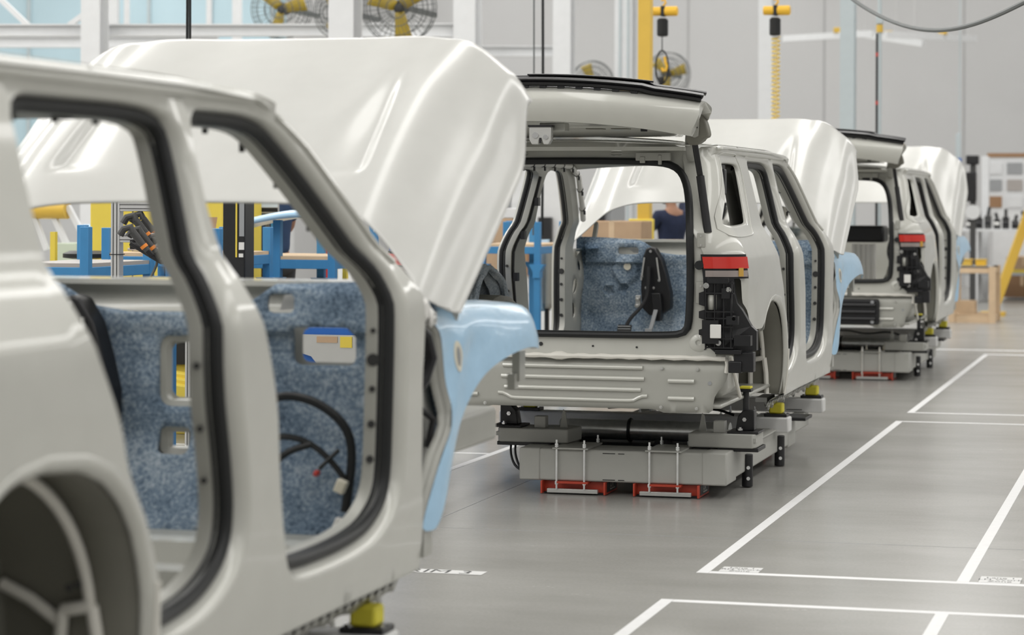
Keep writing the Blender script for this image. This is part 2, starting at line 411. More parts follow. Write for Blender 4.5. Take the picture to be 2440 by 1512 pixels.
FRONT_DOOR = smooth_loop([(2.44, 2.10), (2.40, 1.94), (2.424, 1.745), (2.479, 1.574), (2.55, 1.423), (2.611, 1.258), (2.629, 1.069), (2.674, .875), (2.73, .74), (2.86, .715), (3.291, .715), (3.50, .75), (3.60, .86), (3.605, 1.103), (3.615, 1.387), (3.622, 1.54), (3.567, 1.655), (3.272, 1.885), (3.02, 2.055), (2.92, 2.10), (2.7, 2.104)], .035)
QWIN = smooth_loop([(.06, 1.72), (.10, 1.69), (.36, 1.685), (.60, 1.69), (.78, 1.695), (.84, 1.72), (.92, 1.9), (.98, 2.05), (.96, 2.085), (.88, 2.095), (.5, 2.095), (.33, 2.085), (.27, 2.05), (.18, 1.9)], .03)
def split_loop(lp):
    """seal line and skin edge of a door opening: the front jambs sit deeper than the skin"""
    L = [(p.x, p.y) for p in lp]; n = len(L); area = sum(L[i][0] * L[(i + 1) % n][1] - L[(i + 1) % n][0] * L[i][1] for i in range(n)); sg = 1 if area > 0 else -1
    seal = []; skin = []
    for i in range(n):
        t = (Vector(L[(i + 1) % n]) - Vector(L[i - 1])).normalized(); nx, nz = -t.y * sg, t.x * sg      # towards the hole
        w = max(0, -nx) ** .7; b = max(0, nz); u = max(0, -nz)
        seal.append((L[i][0] + .10 * w, L[i][1])); o = .012 + .038 * max(w, .8 * b, .3 * u)
        skin.append((L[i][0] + .10 * w - nx * o, L[i][1] - nz * o))
    return seal, skin
RD_SEAL, RD_SKIN = split_loop(REAR_DOOR); FD_SEAL, FD_SKIN = split_loop(FRONT_DOOR); QW = [(p.x, p.y) for p in QWIN]
ARCH = [(1.742, .70), (1.732, .843), (1.705, .934), (1.649, 1.039), (1.574, 1.123), (1.478, 1.187), (1.34, 1.232), (1.125, 1.252), (.95, 1.235), (.78, 1.16), (.70, 1.09)]
SIDE_OUT = resample([(3.98, .54), (3.0, .535), (1.80, .535), (1.74, .58)] + ARCH + [(.62, 1.06), (.42, 1.06), (.26, 1.09), (.16, 1.19), (.10, 1.24), (.085, 1.39), (-.1, 1.395), (-.14, 1.40), (-.14, 1.62), (-.135, 1.9), (-.12, 2.13), (-.02, 2.18), (.3, 2.195), (.9, 2.198), (1.8, 2.2), (2.4, 2.2), (2.9, 2.18), (3.06, 2.155), (3.28, 2.035), (3.577, 1.815), (3.783, 1.654), (3.925, 1.53), (3.935, 1.45), (3.906, 1.22), (3.916, .92), (3.96, .65)], .035, True)
FIRE_Y = 4.33
def body_side(root, mir):
    m = MB(); panel(m, SIDE_OUT, [RD_SKIN, FD_SKIN, QW], lambda s, z: SP(s, z), .05, [[(.12 + 2.78 * i / 70, z) for i in range(71)] for z in (2.136, 2.146, 2.156, 2.166)] + [[(.25 + (2.2 if z < 1.64 else 1.0) * 0 + 1.02 * i / 34, z) for i in range(35)] for z in (1.495, 1.51, 1.525, 1.60, 1.625, 1.645, 1.66)])
    sp = m.build('side_panel', 'paint', root, mirror=mir, ang=60)
    # rounded returns round each opening, then the inner frame
    m = MB()
    mix = lambda A, B, t: [(lerp(p[0], q[0], t), lerp(p[1], q[1], t)) for p, q in zip(A, B)]
    for seal, skin in ((RD_SEAL, RD_SKIN), (FD_SEAL, FD_SKIN)):
        strip(m, [[SP(s, z, d) for s, z in mix(skin, seal, t)] for t, d in ((0, 0), (.22, .003), (.45, .011), (.66, .025), (.82, .043), (.93, .058))] + [[SP(s, z, .062) for s, z in offs(seal, .02)]])
    strip(m, [[SP(s, z, d) for s, z in offs(QW, o)] for o, d in ((0, 0), (.006, .003), (.011, .010), (.014, .026))])
    m.tube([SP(s, z, -.001) for s, z in offs(QW, -.055)], .005, 6, True)
    m.build('door_aperture', 'paint', sp, mirror=mir, ang=70)
    m = MB()
    for seal, skin in ((RD_SEAL, RD_SKIN), (FD_SEAL, FD_SKIN)):
        strip(m, [[SP(s, z, d) for s, z in offs(seal, o)] for o, d in ((.02, .062), (.028, .074), (.033, .10), (.035, .13))])
    panel(m, offs([(p.x, p.y) for p in SIDE_OUT], .02), [offs(RD_SEAL, .035), offs(FD_SEAL, .035), offs(QW, -.05)], lambda s, z: SP(s, z, .13), .09)
    m.build('inner_side_panel', 'primer', root, mirror=mir, ang=50)
    # punched holes in the inner frame of the pillars
    for lp, pts in ((FRONT_DOOR, ((3.676, 1.30, .022), (3.672, 1.20, .011), (3.668, 1.08, .013), (3.662, .96, .013), (3.678, 1.40, .009))), (REAR_DOOR, ((2.262, 1.2, .010), (2.295, 1.05, .010), (2.235, 1.38, .010)))):
        for s, z, r in pts:
            p = SP(s, z, .102); MB().lathe([(r, -.004), (r, .004)], p, 12, axis=(.3, -1, 0)).build('punched_hole', 'ink_black', sp, mirror=mir)
    for nm, seal in (('rear_door_seal', RD_SEAL), ('front_door_seal', FD_SEAL)):
        m = MB(); m.tube([SP(s, z, .056) for s, z in offs(seal, .012)], .022, 10, True); m.tube([SP(s, z, .083) for s, z in offs(seal, .016)], .016, 8, True)
        m.build(nm, 'rubber', root, mirror=mir)
    # dark head trim hanging inside the rear door opening
    m = MB(); m.grid(lambda u, v: (SP(lerp(1.40, 2.05, u), 2.10, .09 + .02 * v)[0], lerp(1.40, 2.05, u), 2.11 - v * (.055 + .015 * math.sin(u * 11) - .03 * u)), 16, 3); m.build('head_trim', 'rubber', root, mirror=mir, solid=.01)
    # roof rail gutter and drip moulding
    m = MB(); m.tube([SP(s, z, -.004) for s, z in resample([(.1, 2.172), (.6, 2.178), (1.8, 2.182), (2.4, 2.180), (2.9, 2.160), (3.05, 2.135), (3.28, 2.012), (3.577, 1.792), (3.78, 1.634)], .08)], .011, 6)
    m.build('drip_moulding', 'paint', sp, mirror=mir)
    # sill flange and jacking brackets
    m = MB(); m.grid(lambda u, v: (lerp(sx(2, .54) - .005, .90, v ** .5), lerp(1.75, 3.98, u), lerp(.54, .50, v)), 30, 3)
    m.grid(lambda u, v: (.90 - .02 * v, lerp(1.75, 3.98, u), lerp(.50, .455 + .006 * math.sin(u * 60), v)), 60, 1)
    sl = m.build('sill_flange', 'primer', sp, mirror=mir, solid=.003)
    for y in (1.85, 2.0, 2.45, 2.9, 3.35, 3.8):
        m = MB(); m.tube([(.86, y, .50), (.88, y + .02, .46), (.87, y + .06, .44), (.85, y + .09, .46), (.84, y + .10, .51)], .012, 6); m.bx(.80, .88, y - .03, y + .12, .49, .52)
        m.build('sill_clip', 'zinc', sp, mirror=mir)
    # rocker sealant bead at the arch foot
    m = MB(); m.tube([SP(1.735, 1.0 * z / 1.0, .0) for z in (.56, .62, .70, .78, .86)], .010, 6); m.build('sealant_bead', 'sealant', sp, mirror=mir)
    # quarter window bracket
    m = MB(); m.box((sx(.7, 2.05) - .075, .62, 2.06), (.05, .26, .05)); m.box((sx(.7, 1.95) - .08, .66, 1.97), (.05, .07, .16)); m.box((sx(.7, 2.0) - .07, .55, 2.03), (.03, .05, .06))
    m.build('belt_anchor', 'black_plastic', root, mirror=mir, bevel=.008)
    # wheel house
    m = MB(); cy, cz = 1.13, .70
    AR = resample([(1.742, .56)] + ARCH + [(.62, .98), (.56, .86), (.53, .70), (.53, .56)], .05)
    sc_ = lambda p, k: (cy + (p[0] - cy) * k, cz - .14 + (p[1] - cz + .14) * k)
    strip(m, [[(SP(p[0], p[1], d)[0], *sc_(p, k)) for p in AR if p[0] > .68] for d, k in ((0, 1.0), (.004, .965), (.02, .94), (.03, .935))], False); m.build('arch_lip', 'paint', sp, mirror=mir, solid=.003)
    m = MB()
    strip(m, [[(x, *sc_(p, k)) for p in AR if p[0] > .6 or p[1] > .86] for x, k in ((1.01, .94), (.90, .95), (.75, .955), (.62, .95), (.585, .90), (.58, .5), (.58, .02))], False)
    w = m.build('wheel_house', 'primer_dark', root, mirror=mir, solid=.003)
    m = MB()
    A = lambda a, x, k=1.0: (x, cy + .60 * k * math.cos(a), cz + .535 * k * math.sin(a))
    J1, J2 = (.885, 1.675, .80), (.80, 1.68, .785)
    m.tube([A(lerp(1.75, .18, i / 14), .875, .945) for i in range(15)], .015, 8)
    m.tube([J1, J2], .017, 8); m.tube([J2, (.79, 1.685, .70), (.79, 1.69, .56)], .017, 8); m.tube([J1, (.895, 1.69, .70), (.90, 1.69, .56)], .017, 8)
    m.tube([(.795, 1.685, .75), (.71, 1.68, .81), (.63, 1.67, .85)], .016, 8)
    m.build('wheel_house_sealant', 'sealant', w, mirror=mir)
    for y, z in ((1.60, .86), (1.645, .86), (1.58, 1.05)):
        MB().lathe([(.010, -.002), (.010, .003)], (.86, y, z), 10, axis=(.2, -1, -.1)).build('punched_hole', 'ink_black', w, mirror=mir)
    # fender rails and front apron behind the door hinge pillar
    m = MB()
    ap = smooth_loop([(3.90, .56), (4.10, .58), (4.22, .75), (4.30, 1.0), (4.35, 1.2), (4.42, 1.38), (4.40, 1.46), (4.1, 1.47), (3.92, 1.46)], .05)
    holes = [smooth_loop([(4.08 + .05 * a, z + .06 * b) for a, b in ((-1, -1), (1, -1), (1, 1), (-1, 1))], .02) for z in (.98, 1.17)] + [smooth_loop([(4.2 + .03 * a, 1.33 + .04 * b) for a, b in ((-1, -1), (1, -1), (1, 1), (-1, 1))], .02)]
    panel(m, [(p.x, p.y) for p in ap], [[(p.x, p.y) for p in h] for h in holes], lambda y, z: (.93 - .05 * (y - 3.9) + .01 * math.sin(z * 14), y, z), .06)
    fa = m.build('front_apron', 'primer', root, mirror=mir, solid=.006)
    for (y, z, a, b) in ((4.12, 1.42, .10, .05), (4.02, .72, .07, .10), (4.17, .86, .06, .07), (4.0, .62, .05, .06)):
        m = MB().box((.955, y, z), (.045, a, b)); m.cyl((.975, y, z), (.99, y, z), .012, 8); m.build('mounting_bracket', 'zinc', fa, mirror=mir, bevel=.005)
    m = MB().tube([(.95, 4.02, 1.40), (.97, 4.07, 1.36), (.98, 4.10, 1.28), (.96, 4.08, 1.2), (.94, 4.04, 1.16)], .022, 8); m.tube([(.93, 4.1, 1.1), (.96, 4.18, 1.05), (.95, 4.15, .95)], .013, 8); m.build('hinge_harness', 'black_plastic', fa, mirror=mir)
    m = MB().lathe([(.03, -.012), (.045, 0), (.03, .012)], (.97, 4.05, 1.455), 12, axis=(1, 0, 0)); m.lathe([(.026, -.012), (.04, 0), (.026, .012)], (.975, 4.10, 1.425), 12, axis=(1, .3, 0)); m.build('hinge_cap', 'white_plastic', fa, mirror=mir)
    m = MB(); m.bx(.70, .86, 4.44, 5.3, .86, 1.0); m.bx(.62, .80, 4.5, 4.85, .9, 1.36); m.bx(.80, .90, 4.42, 5.25, 1.30, 1.36); m.build('front_rail', 'primer', root, mirror=mir, bevel=.02)
    # hood hinge and stay
    m = MB(); m.bar((.84, 4.38, 1.50), (.85, 4.52, 1.66), .03, .05); m.bar((.84, 4.36, 1.46), (.84, 4.5, 1.48), .03, .06); m.build('hood_hinge', 'primer', root, mirror=mir)
    # curtain airbag roll along the roof rail
    m = MB(); path = resample([(1.5, 2.10), (2.3, 2.11), (2.95, 2.105), (3.26, 2.035), (3.55, 1.83), (3.72, 1.70)], .05)
    m.tube([SP(p[0], p[1], .155) for p in path], .022, 8); ab = m.build('airbag_roll', 'white_plastic', root, mirror=mir)
    for k in range(4, len(path), 5):
        p = SP(path[k][0], path[k][1], .155); m = MB().tube([(p[0], p[1] - .008, p[2]), (p[0], p[1] + .008, p[2])], .026, 8); m.box((p[0] - .02, p[1], p[2] - .035), (.012, .02, .03)); m.build('airbag_tie', 'black_plastic', ab, mirror=mir)
    if mir:
      m = MB(); path2 = resample([(2.31, 2.02), (2.31, 1.85), (2.30, 1.7), (2.28, 1.55), (2.27, 1.35), (2.32, 1.1), (2.36, .95)], .06)
      m.tube([SP(p[0], p[1], .135) for p in path2], .012, 6)
      for k in (3, 7, 12): m.box(SP(path2[k][0], path2[k][1], .16), (.03, .05, .06))
      m.build('pillar_harness', 'black_plastic', root, mirror=mir)
    # tail lamp, wrapping the corner
    def lampbox(name, s0, s1, z0, z1, d0, d1, mm, par):
        m = MB(); n = 12
        P = lambda u, z, d: SP(lerp(s0, s1, u), z, -d)
        for k in range(n):
            a, b = k / n, (k + 1) / n
            c = [P(a, z0, d0), P(b, z0, d0), P(b, z1, d0), P(a, z1, d0), P(a, z0, d1), P(b, z0, d1), P(b, z1, d1), P(a, z1, d1)]
            f = [(4, 5, 6, 7), (0, 4, 7, 3)][:1] + [(0, 1, 5, 4), (3, 7, 6, 2)] + ([(0, 4, 7, 3)] if k == 0 else []) + ([(1, 2, 6, 5)] if k == n - 1 else [])
            m.add(c, f)
        return m.build(name, mm, par, mirror=mir, ang=40)
    tl = lampbox('tail_lamp', -.155, .135, 1.385, 1.530, -.01, .022, 'black_plastic', root)
    lampbox('red_lens', -.148, .120, 1.446, 1.516, .02, .034, 'lens_red', tl)
    lampbox('clear_lens', -.140, .115, 1.396, 1.434, .02, .030, 'lens_clear', tl)
    lampbox('amber_lens', .045, .075, 1.398, 1.450, .03, .036, 'lens_amber', tl)
    m = MB().lathe([(.028, 0), (.028, .03)], (.80, -.005, 1.465), 12, axis=(0, -1, 0)); m.build('lamp_plug', 'rubber', tl, mirror=mir)
    # black bumper bracket under the lamp
    pl = [(.825, 1.385), (1.00, 1.385), (1.005, 1.30), (1.02, 1.237), (1.05, 1.195), (1.10, 1.10), (1.13, 1.07), (1.13, .955), (1.06, .94), (.934, .935), (.90, .945), (.85, .985), (.835, 1.04), (.80, 1.05), (.80, 1.08), (.835, 1.09), (.835, 1.14), (.80, 1.15), (.80, 1.19), (.835, 1.20), (.835, 1.22), (.80, 1.23), (.80, 1.30), (.83, 1.31)]
    def bk(u, v, t): return (u, t + max(0, (u - .9)) * .5, v)
    m = MB().prism(pl, bk, -.035, .02); bb = m.build('bumper_bracket', 'black_plastic', root, mirror=mir, smooth=False)
    m = MB()
    for z in (1.36, 1.30, 1.19, 1.15, 1.10, 1.03, .975): m.box((.93, -.045, z), (.17, .02, .008))
    for x in (.845, .90, .955, 1.0): m.box((x, -.042, 1.17), (.008, .022, .40))
    m.box((.92, -.055, 1.375), (.13, .03, .03)); m.box((.97, -.05, 1.30), (.05, .04, .06)); m.box((1.01, -.05, 1.14), (.07, .05, .05)); m.box((1.07, -.03, 1.02), (.10, .06, .06)); m.box((.88, -.06, 1.07), (.10, .05, .14))
    m.build('bracket_rib', 'black_plastic', bb, mirror=mir, smooth=False)
    m = MB(); m.grid(lambda u, v: (lerp(.85, .905, u), -.025 - .02 * math.sin(u * PI), lerp(1.20, 1.29, v)), 6, 1); m.build('bracket_window', 'primer', bb, mirror=mir, solid=.004)
    m = MB().box((.915, -.095, 1.075), (.066, .014, .082)); m.build('sensor_cover', 'white_plastic', bb, mirror=mir, bevel=.004)
    for x, z in ((.985, 1.32), (1.02, 1.15), (.925, 1.005), (.85, 1.345)):
        MB().lathe([(.018, 0), (.018, .008), (.011, .008), (.011, .02)], (x, -.055, z), 10, axis=(0, -1, 0)).build('bolt', 'chrome', bb, mirror=mir)
    m = MB().box((1.07, .02, .89), (.12, .08, .12)); m.box((1.02, -.01, .86), (.08, .05, .07)); m.box((.98, -.02, .95), (.16, .05, .03)); m.build('bracket_foot', 'black_plastic', bb, mirror=mir, bevel=.006)
    # D pillar plates beside the tail gate seal
    MB().box((.805, -.003, 1.615), (.05, .006, .085)).build('pillar_plate', 'primer', sp, mirror=mir, bevel=.006); MB().box((.805, -.003, 1.30), (.06, .006, .13)).build('pillar_plate', 'primer', sp, mirror=mir, bevel=.006)
    for z in (1.64, 1.585, 1.34, 1.26): MB().lathe([(.007, 0), (.007, .004)], (.805, -.006, z), 8, axis=(0, -1, 0)).build('plate_rivet', 'zinc', sp, mirror=mir)
    # protective blue film over the front fender
    FO = smooth_loop([(4.14, 1.445), (4.195, 1.354), (4.235, 1.198), (4.237, 1.044), (4.124, .933), (4.023, .794), (3.955, .675), (4.0, .67), (4.05, .672), (4.15, .79), (4.23, .91), (4.30, 1.01), (4.40, 1.095), (4.54, 1.175), (4.70, 1.222), (4.92, 1.255), (5.10, 1.262), (5.22, 1.245), (5.28, 1.21), (5.32, 1.21), (5.345, 1.30), (5.31, 1.39), (5.18, 1.42), (4.7, 1.437)], .025)
    def fx(y, z):
        x = .985 + .055 * sstep(4.2, 5.2, y) - .055 * sstep(1.33, 1.455, z) ** 2
        arch = math.hypot((y - 5.1) / .98, (z - .68) / .60)
        x += .03 * (1 - sstep(.98, 1.22, arch)) - .05 * sstep(5.15, 5.4, y)
        x += .016 * math.exp(-((y - (4.06 + .48 * (z - .7) + .25 * max(0, z - 1.1))) / .07) ** 2) * (1 - sstep(1.3, 1.43, z))
        return x
    m = MB(); FOL = [(p.x, p.y) for p in FO]
    panel(m, FOL, [], lambda y, z: (fx(y, z), y, z), .04)
    # rolled top edge and wheel lip turned inwards
    top = [p for p in resample([(4.15, 1.444), (4.7, 1.437), (5.18, 1.415), (5.29, 1.385)], .05)]
    strip(m, [[(fx(p[0], p[1]) - d, p[0], p[1] + h) for p in top] for d, h in ((0, 0), (.012, .010), (.05, .018), (.17, .026))], False)
    fd = m.build('fender', 'film_blue', root, mirror=mir, ang=70)
    m = MB(); lip = resample([(4.06, .69), (4.15, .80), (4.23, .92), (4.31, 1.02), (4.41, 1.10), (4.55, 1.178), (4.70, 1.224), (4.92, 1.256), (5.10, 1.262), (5.22, 1.245)], .05)
    strip(m, [[(fx(p[0], p[1]) - d, p[0], p[1] + h) for p in lip] for d, h in ((.002, .004), (.03, .0), (.06, .012))], False)
    rear = resample([(4.14, 1.445), (4.195, 1.354), (4.235, 1.198), (4.237, 1.044), (4.124, .933), (4.023, .794), (3.96, .68)], .05)
    strip(m, [[(fx(p[0], p[1]) - d, p[0] + k, p[1]) for p in rear] for d, k in ((.002, .0), (.03, -.004), (.05, -.03))], False)
    m.box((.98, 4.02, .63), (.03, .09, .10)); m.box((.96, 5.27, 1.17), (.03, .08, .12)); m.box((.95, 5.22, 1.11), (.03, .05, .06))
    m.build('fender_flange', 'primer', fd, mirror=mir, solid=.004)
    if not mir:
        m = MB().prism([(4.345 + .030 * math.cos(a), 1.27 + .058 * math.sin(a)) for a in [k * PI / 8 for k in range(16)]], lambda u, v, t: (fx(u, v) + t, u, v), -.003, .003); m.build('film_cutout', 'cream_plastic', fd, smooth=False)
        m = MB().prism([(4.345 + .011 * math.cos(a), 1.27 + .036 * math.sin(a)) for a in [k * PI / 8 for k in range(16)]], lambda u, v, t: (fx(u, v) + t, u, v), .003, .005); m.build('lamp_slot', 'grey_mid', fd, smooth=False)
def car_shell():
    root = empty('car_body')
    for mir in (False, True): body_side(root, mir)
    # roof skin, headers
    WARP[0] = True
    m = MB()
    def rf(u, v):
        y = lerp(.22, 3.10, v); x = lerp(-1, 1, u); w = interp(2.2, ZS, XS) + .05 * max(0, (2.5 - y) / 2.5) + .004
        zz = interp(y, [.2, .6, 1.8, 2.5, 3.1], [2.19, 2.198, 2.203, 2.20, 2.150])
        return (x * w, y, zz + .055 * (1 - x * x))
    m.grid(rf, 24, 30); m.build('roof_panel', 'paint', root, solid=.006)
    m = MB(); m.grid(lambda u, v: (lerp(-.74, .74, u), lerp(2.98, 3.10, v), 2.13 + .04 * (1 - (2 * u - 1) ** 2) - .05 * v), 16, 3); m.build('windscreen_header', 'primer', root, solid=.02)
    for y in (1.0, 1.75, 2.3): MB().bx(-.74, .74, y - .05, y + .05, 2.155, 2.18).build('roof_bow', 'primer', root)
    # tail gate aperture
    HOLE = smooth_loop([(-.755, 1.16), (-.74, 1.055), (-.63, 1.035), (0, 1.035), (.63, 1.035), (.74, 1.055), (.755, 1.16), (.76, 1.5), (.745, 1.78), (.70, 1.98), (.62, 2.075), (.45, 2.095), (0, 2.10), (-.45, 2.095), (-.62, 2.075), (-.70, 1.98), (-.745, 1.78), (-.76, 1.5)], .04)
    OUT = resample([(-.90, .905), (.90, .905), (.89, 1.36), (.875, 1.56), (.80, 1.75), (.75, 2.0), (.70, 2.16), (.60, 2.195), (0, 2.22), (-.60, 2.195), (-.70, 2.16), (-.75, 2.0), (-.80, 1.75), (-.875, 1.56), (-.89, 1.36)], .05, True)
    H = [(p.x, p.y) for p in HOLE]
    ov = [[(cx + .028 * math.cos(a) * 1.25, 2.140 + .017 * math.sin(a)) for a in [k * PI / 6 for k in range(12)]] for cx in (-.275, .275)]
    m = MB(); fn = lambda x, z: (x, .014 + lean(z) - .012 * sstep(2.11, 2.13, z) * (1 - sstep(2.17, 2.2, z)) + .06 * sstep(.9, 1.2, abs(x)), z)
    panel(m, [(p.x, p.y) for p in OUT], [H] + ov, fn, .06)
    strip(m, [[(x, fn(x, z)[1] + d, z) for x, z in offs(H, o)] for o, d in ((0, 0), (.006, .02), (.006, .06))])
    tf = m.build('tailgate_frame', 'paint', root, ang=60)
    m = MB(); m.tube([(x, fn(x, z)[1] - .016, z) for x, z in offs(H, .004)], .022, 10, True); m.build('tailgate_seal', 'rubber', root)
    m = MB()
    for x, z, r in ((-.10, .975, .012), (.45, .965, .006), (.20, .968, .006), (.835, .965, .008), (-.45, .965, .006)): m.lathe([(r, 0), (r, .004)], (x, .012, z), 12, axis=(0, -1, 0))
    m.build('punched_hole', 'ink_black', tf)
    for x in (-.80, .80): MB().lathe([(.055, 0), (.042, .010), (.018, .012), (.01, .004)], (x, .012, 1.0), 16, axis=(0, -1, 0)).build('stop_boss', 'paint', tf)
    # roof flange above the aperture
    m = MB(); m.grid(lambda u, v: (lerp(-.72, .72, u), .10 + .22 * v, 2.185 + .03 * (1 - (2 * u - 1) ** 2) + .012 * v), 20, 3); m.bx(-.70, .70, .06, .12, 2.155, 2.175); m.build('rear_header', 'paint', tf, solid=.006)
    for x in (.44, -.44): 
        m = MB().box((x + .06, .20, 2.12), (.20, .03, .05)); m.box((x, .19, 2.10), (.03, .02, .04)); m.box((x + .1, .19, 2.10), (.02, .02, .06)); m.build('header_bracket', 'primer', tf, bevel=.004)
    # lower rear panel with pressed ribs
    WARP[0] = False
    PO = resample([(-1.145, .893), (-1.135, .78), (-1.055, .665), (-1.045, .577), (-.575, .570), (-.52, .592), (.52, .592), (.575, .570), (.872, .577), (.88, .665), (.90, .70), (.962, .78), (.975, .893)], .04, True)
    m = MB(); rib_rows = ((.842, .40, .44), (.775, .41, .45), (.708, .39, .43))
    panel(m, [(p.x, p.y) for p in PO], [], lambda x, z: (x, .035 + .03 * sstep(.84, .895, z) , z), .05)
    lp = m.build('rear_lower_panel', 'primer', root, solid=.004)
    for z, a, b in rib_rows:
        m = MB(); m.tube([(-b, .030, z), (-b + .05, .027, z), (b - .05, .027, z - .002), (b, .030, z - .002)], .012, 8, rx=.013, up=(0, 1, 0)); m.build('pressed_rib', 'paint', lp)
    m = MB().tube(smooth_loop([(-.47, .03, .672), (-.43, .03, .672), (-.39, .028, .645), (-.36, .028, .642), (0, .028, .641), (.36, .028, .640), (.39, .028, .643), (.43, .03, .670), (.47, .03, .670)], .03, False), .011, 8); m.build('pressed_rib', 'paint', lp)
    for sgn in (-1, 1):
        for z in (.765, .66):
            m = MB(); m.tube([(sgn * .60, .028, z), (sgn * .64, .026, z), (sgn * .72, .026, z), (sgn * .76, .028, z)], .013, 8); m.build('pressed_rib', 'paint', lp)
        for x, z in ((.56, .84), (.78, .838), (.555, .605), (.775, .602)): MB().lathe([(.011, 0), (.011, .006), (.006, .006), (.006, .014)], (sgn * x, .032, z), 10, axis=(0, -1, 0)).build('bolt', 'zinc', lp)
        MB().lathe([(.012, 0), (.012, .004)], (sgn * .855, .034, .755), 12, axis=(0, -1, 0)).build('punched_hole', 'grey_mid', lp)
    m = MB(); pts = [(lerp(-1.15, .955, i / 60), .016 + .002 * math.sin(i * 2.1), .906 + .0015 * math.sin(i * 1.7)) for i in range(61)]
    m.tube(pts, lambda t: .015 + .002 * math.sin(t * 90) + .012 * math.exp(-((t - .51) / .02) ** 2), 8)
    m.tube([(.955, .026, .908), (.962, .026, .87), (.955, .028, .82)], .012, 8); m.build('sealant_bead', 'sealant', lp)
    for q in (-1, 1):
        MB().bx(*sorted((q * .64, q * .93)), .16, .60, .66, .89).build('rear_floor_side', 'primer', root, bevel=.05)
        MB().tube([(q * .93, .30, .90), (q * .945, .35, .78), (q * .96, .45, .64)], .012, 8).build('sealant_bead', 'sealant', lp)
    # floor pan and seat cross members
    WARP[0] = True
    m = MB(); m.bx(-.92, .92, .06, 4.1, .60, .625); m.bx(-.60, .60, .06, 1.9, .625, .78); fp = m.build('floor_pan', 'primer', root, bevel=.01)
    for y in (2.3, 2.75, 3.3): MB().prism([(-.09, .62), (-.06, .72), (.06, .72), (.09, .62)], lambda u, v, t: (t, y + u, v), -.9, .9).build('seat_crossmember', 'paint', fp, smooth=False)
    # cowl and firewall
    m = MB(); m.grid(lambda u, v: (lerp(-.98, .98, u), FIRE_Y + .07 + .03 * math.sin(v * PI), lerp(1.40, 1.535, v)), 4, 8); m.bx(-.96, .96, FIRE_Y + .04, FIRE_Y + .30, 1.52, 1.54); m.build('cowl_beam', 'paint', root)
    WARP[0] = False
    MO = resample([(-1.13, .60), (.93, .60), (.94, 1.45), (.90, 1.545), (.30, 1.525), (.22, 1.47), (.10, 1.42), (-.30, 1.42), (-.43, 1.435), (-.53, 1.50), (-.59, 1.525), (-.75, 1.54), (-1.13, 1.56)], .04, True)
    def rr(cx, cz, a, b):
        r = min(a, b) * .45; P = []
        for sx_, sz_, t0 in ((1, 1, 0), (-1, 1, PI / 2), (-1, -1, PI), (1, -1, 1.5 * PI)):
            P += [(cx + sx_ * (a - r) + r * math.cos(t0 + k * PI / 8), cz + sz_ * (b - r) + r * math.sin(t0 + k * PI / 8)) for k in range(5)]
        return [(p.x, p.y) for p in resample(P, .02, True)]
    MH = [rr(-.085, 1.195, .10, .135), rr(-.115, .93, .065, .052), rr(.49, 1.30, .125, .072), rr(-.69, 1.45, .085, .028), rr(.33, 1.46, .055, .036)]
    def matf(x, z):
        n = noise.noise(Vector((x * 5, z * 5, .3))) * .018 + noise.noise(Vector((x * 16, z * 16, 2))) * .006
        y = FIRE_Y - .015 + n
        y -= .045 * sstep(1.34, 1.37, z) * (1 - sstep(1.50, 1.55, z)) * (1 if abs(x + .75) < .3 or x > .2 else .2)
        for cx, cz in ((-.86, 1.13), (-.74, 1.15)):
            d = math.hypot(x - cx, z - cz); y += .030 * (1 - sstep(.034, .044, d)) - .010 * math.exp(-((d - .05) / .008) ** 2)
        y -= .03 * (1 - sstep(.09, .11, math.hypot((x + .72) * 1.0, z - 1.29)))
        y -= .5 * max(0, .95 - z) ** 1.15
        return (x, y, z)
    m = MB(); panel(m, [(p.x, p.y) for p in MO], MH, matf, .024); im = m.build('insulation_mat', 'denim', root, solid=.02)
    m = MB(); FW = resample([(-1.15, .66), (.95, .66), (.95, 1.42), (-1.15, 1.42)], .08, True)
    panel(m, [(p.x, p.y) for p in FW], [rr(-.085, 1.195, .075, .105), rr(-.115, .93, .045, .035), rr(.49, 1.30, .115, .065)], lambda x, z: (x, FIRE_Y + .045 - .5 * max(0, .95 - z) ** 1.15, z), .09); m.build('firewall', 'paint', root)
    m = MB()
    for L in (offs(MH[0], .0), offs(MH[1], .0)): strip(m, [[(x, FIRE_Y - .01, z) for x, z in offs(L, -.005)], [(x, FIRE_Y + .0, z) for x, z in offs(L, .022)], [(x, FIRE_Y + .045, z) for x, z in offs(L, .026)]])
    m.build('grommet_frame', 'primer', im)
    for x, z, r in ((-.70, 1.325, .030),): MB().lathe([(r, -.004), (r, .004)], (x, FIRE_Y - .06, z), 14, axis=(0, -1, 0)).build('firewall_stud', 'cream_plastic', im)
    m = MB().prism([(-.66, 1.432), (-.70, 1.465), (-.615, 1.475), (-.61, 1.43)], lambda u, v, t: (u, FIRE_Y - .01 + t, v), 0, .01); m.prism([(.30, 1.43), (.32, 1.49), (.37, 1.49), (.38, 1.44)], lambda u, v, t: (u, FIRE_Y - .005 + t, v), 0, .01); m.build('cowl_tab', 'white_plastic', im, smooth=False)
    # brake and accelerator pedals
    pd = MB(); Y = FIRE_Y - .16
    body = [(-.53, 1.47), (-.49, 1.485), (-.455, 1.47), (-.40, 1.38), (-.36, 1.25), (-.33, 1.12), (-.33, 1.0), (-.40, .95), (-.50, .94), (-.56, 1.0), (-.57, 1.15), (-.565, 1.30), (-.555, 1.40)]
    pd.prism(body, lambda u, v, t: (u, Y + t, v), .02, .13); pa = pd.build('pedal_box', 'black_plastic', root, bevel=.01)
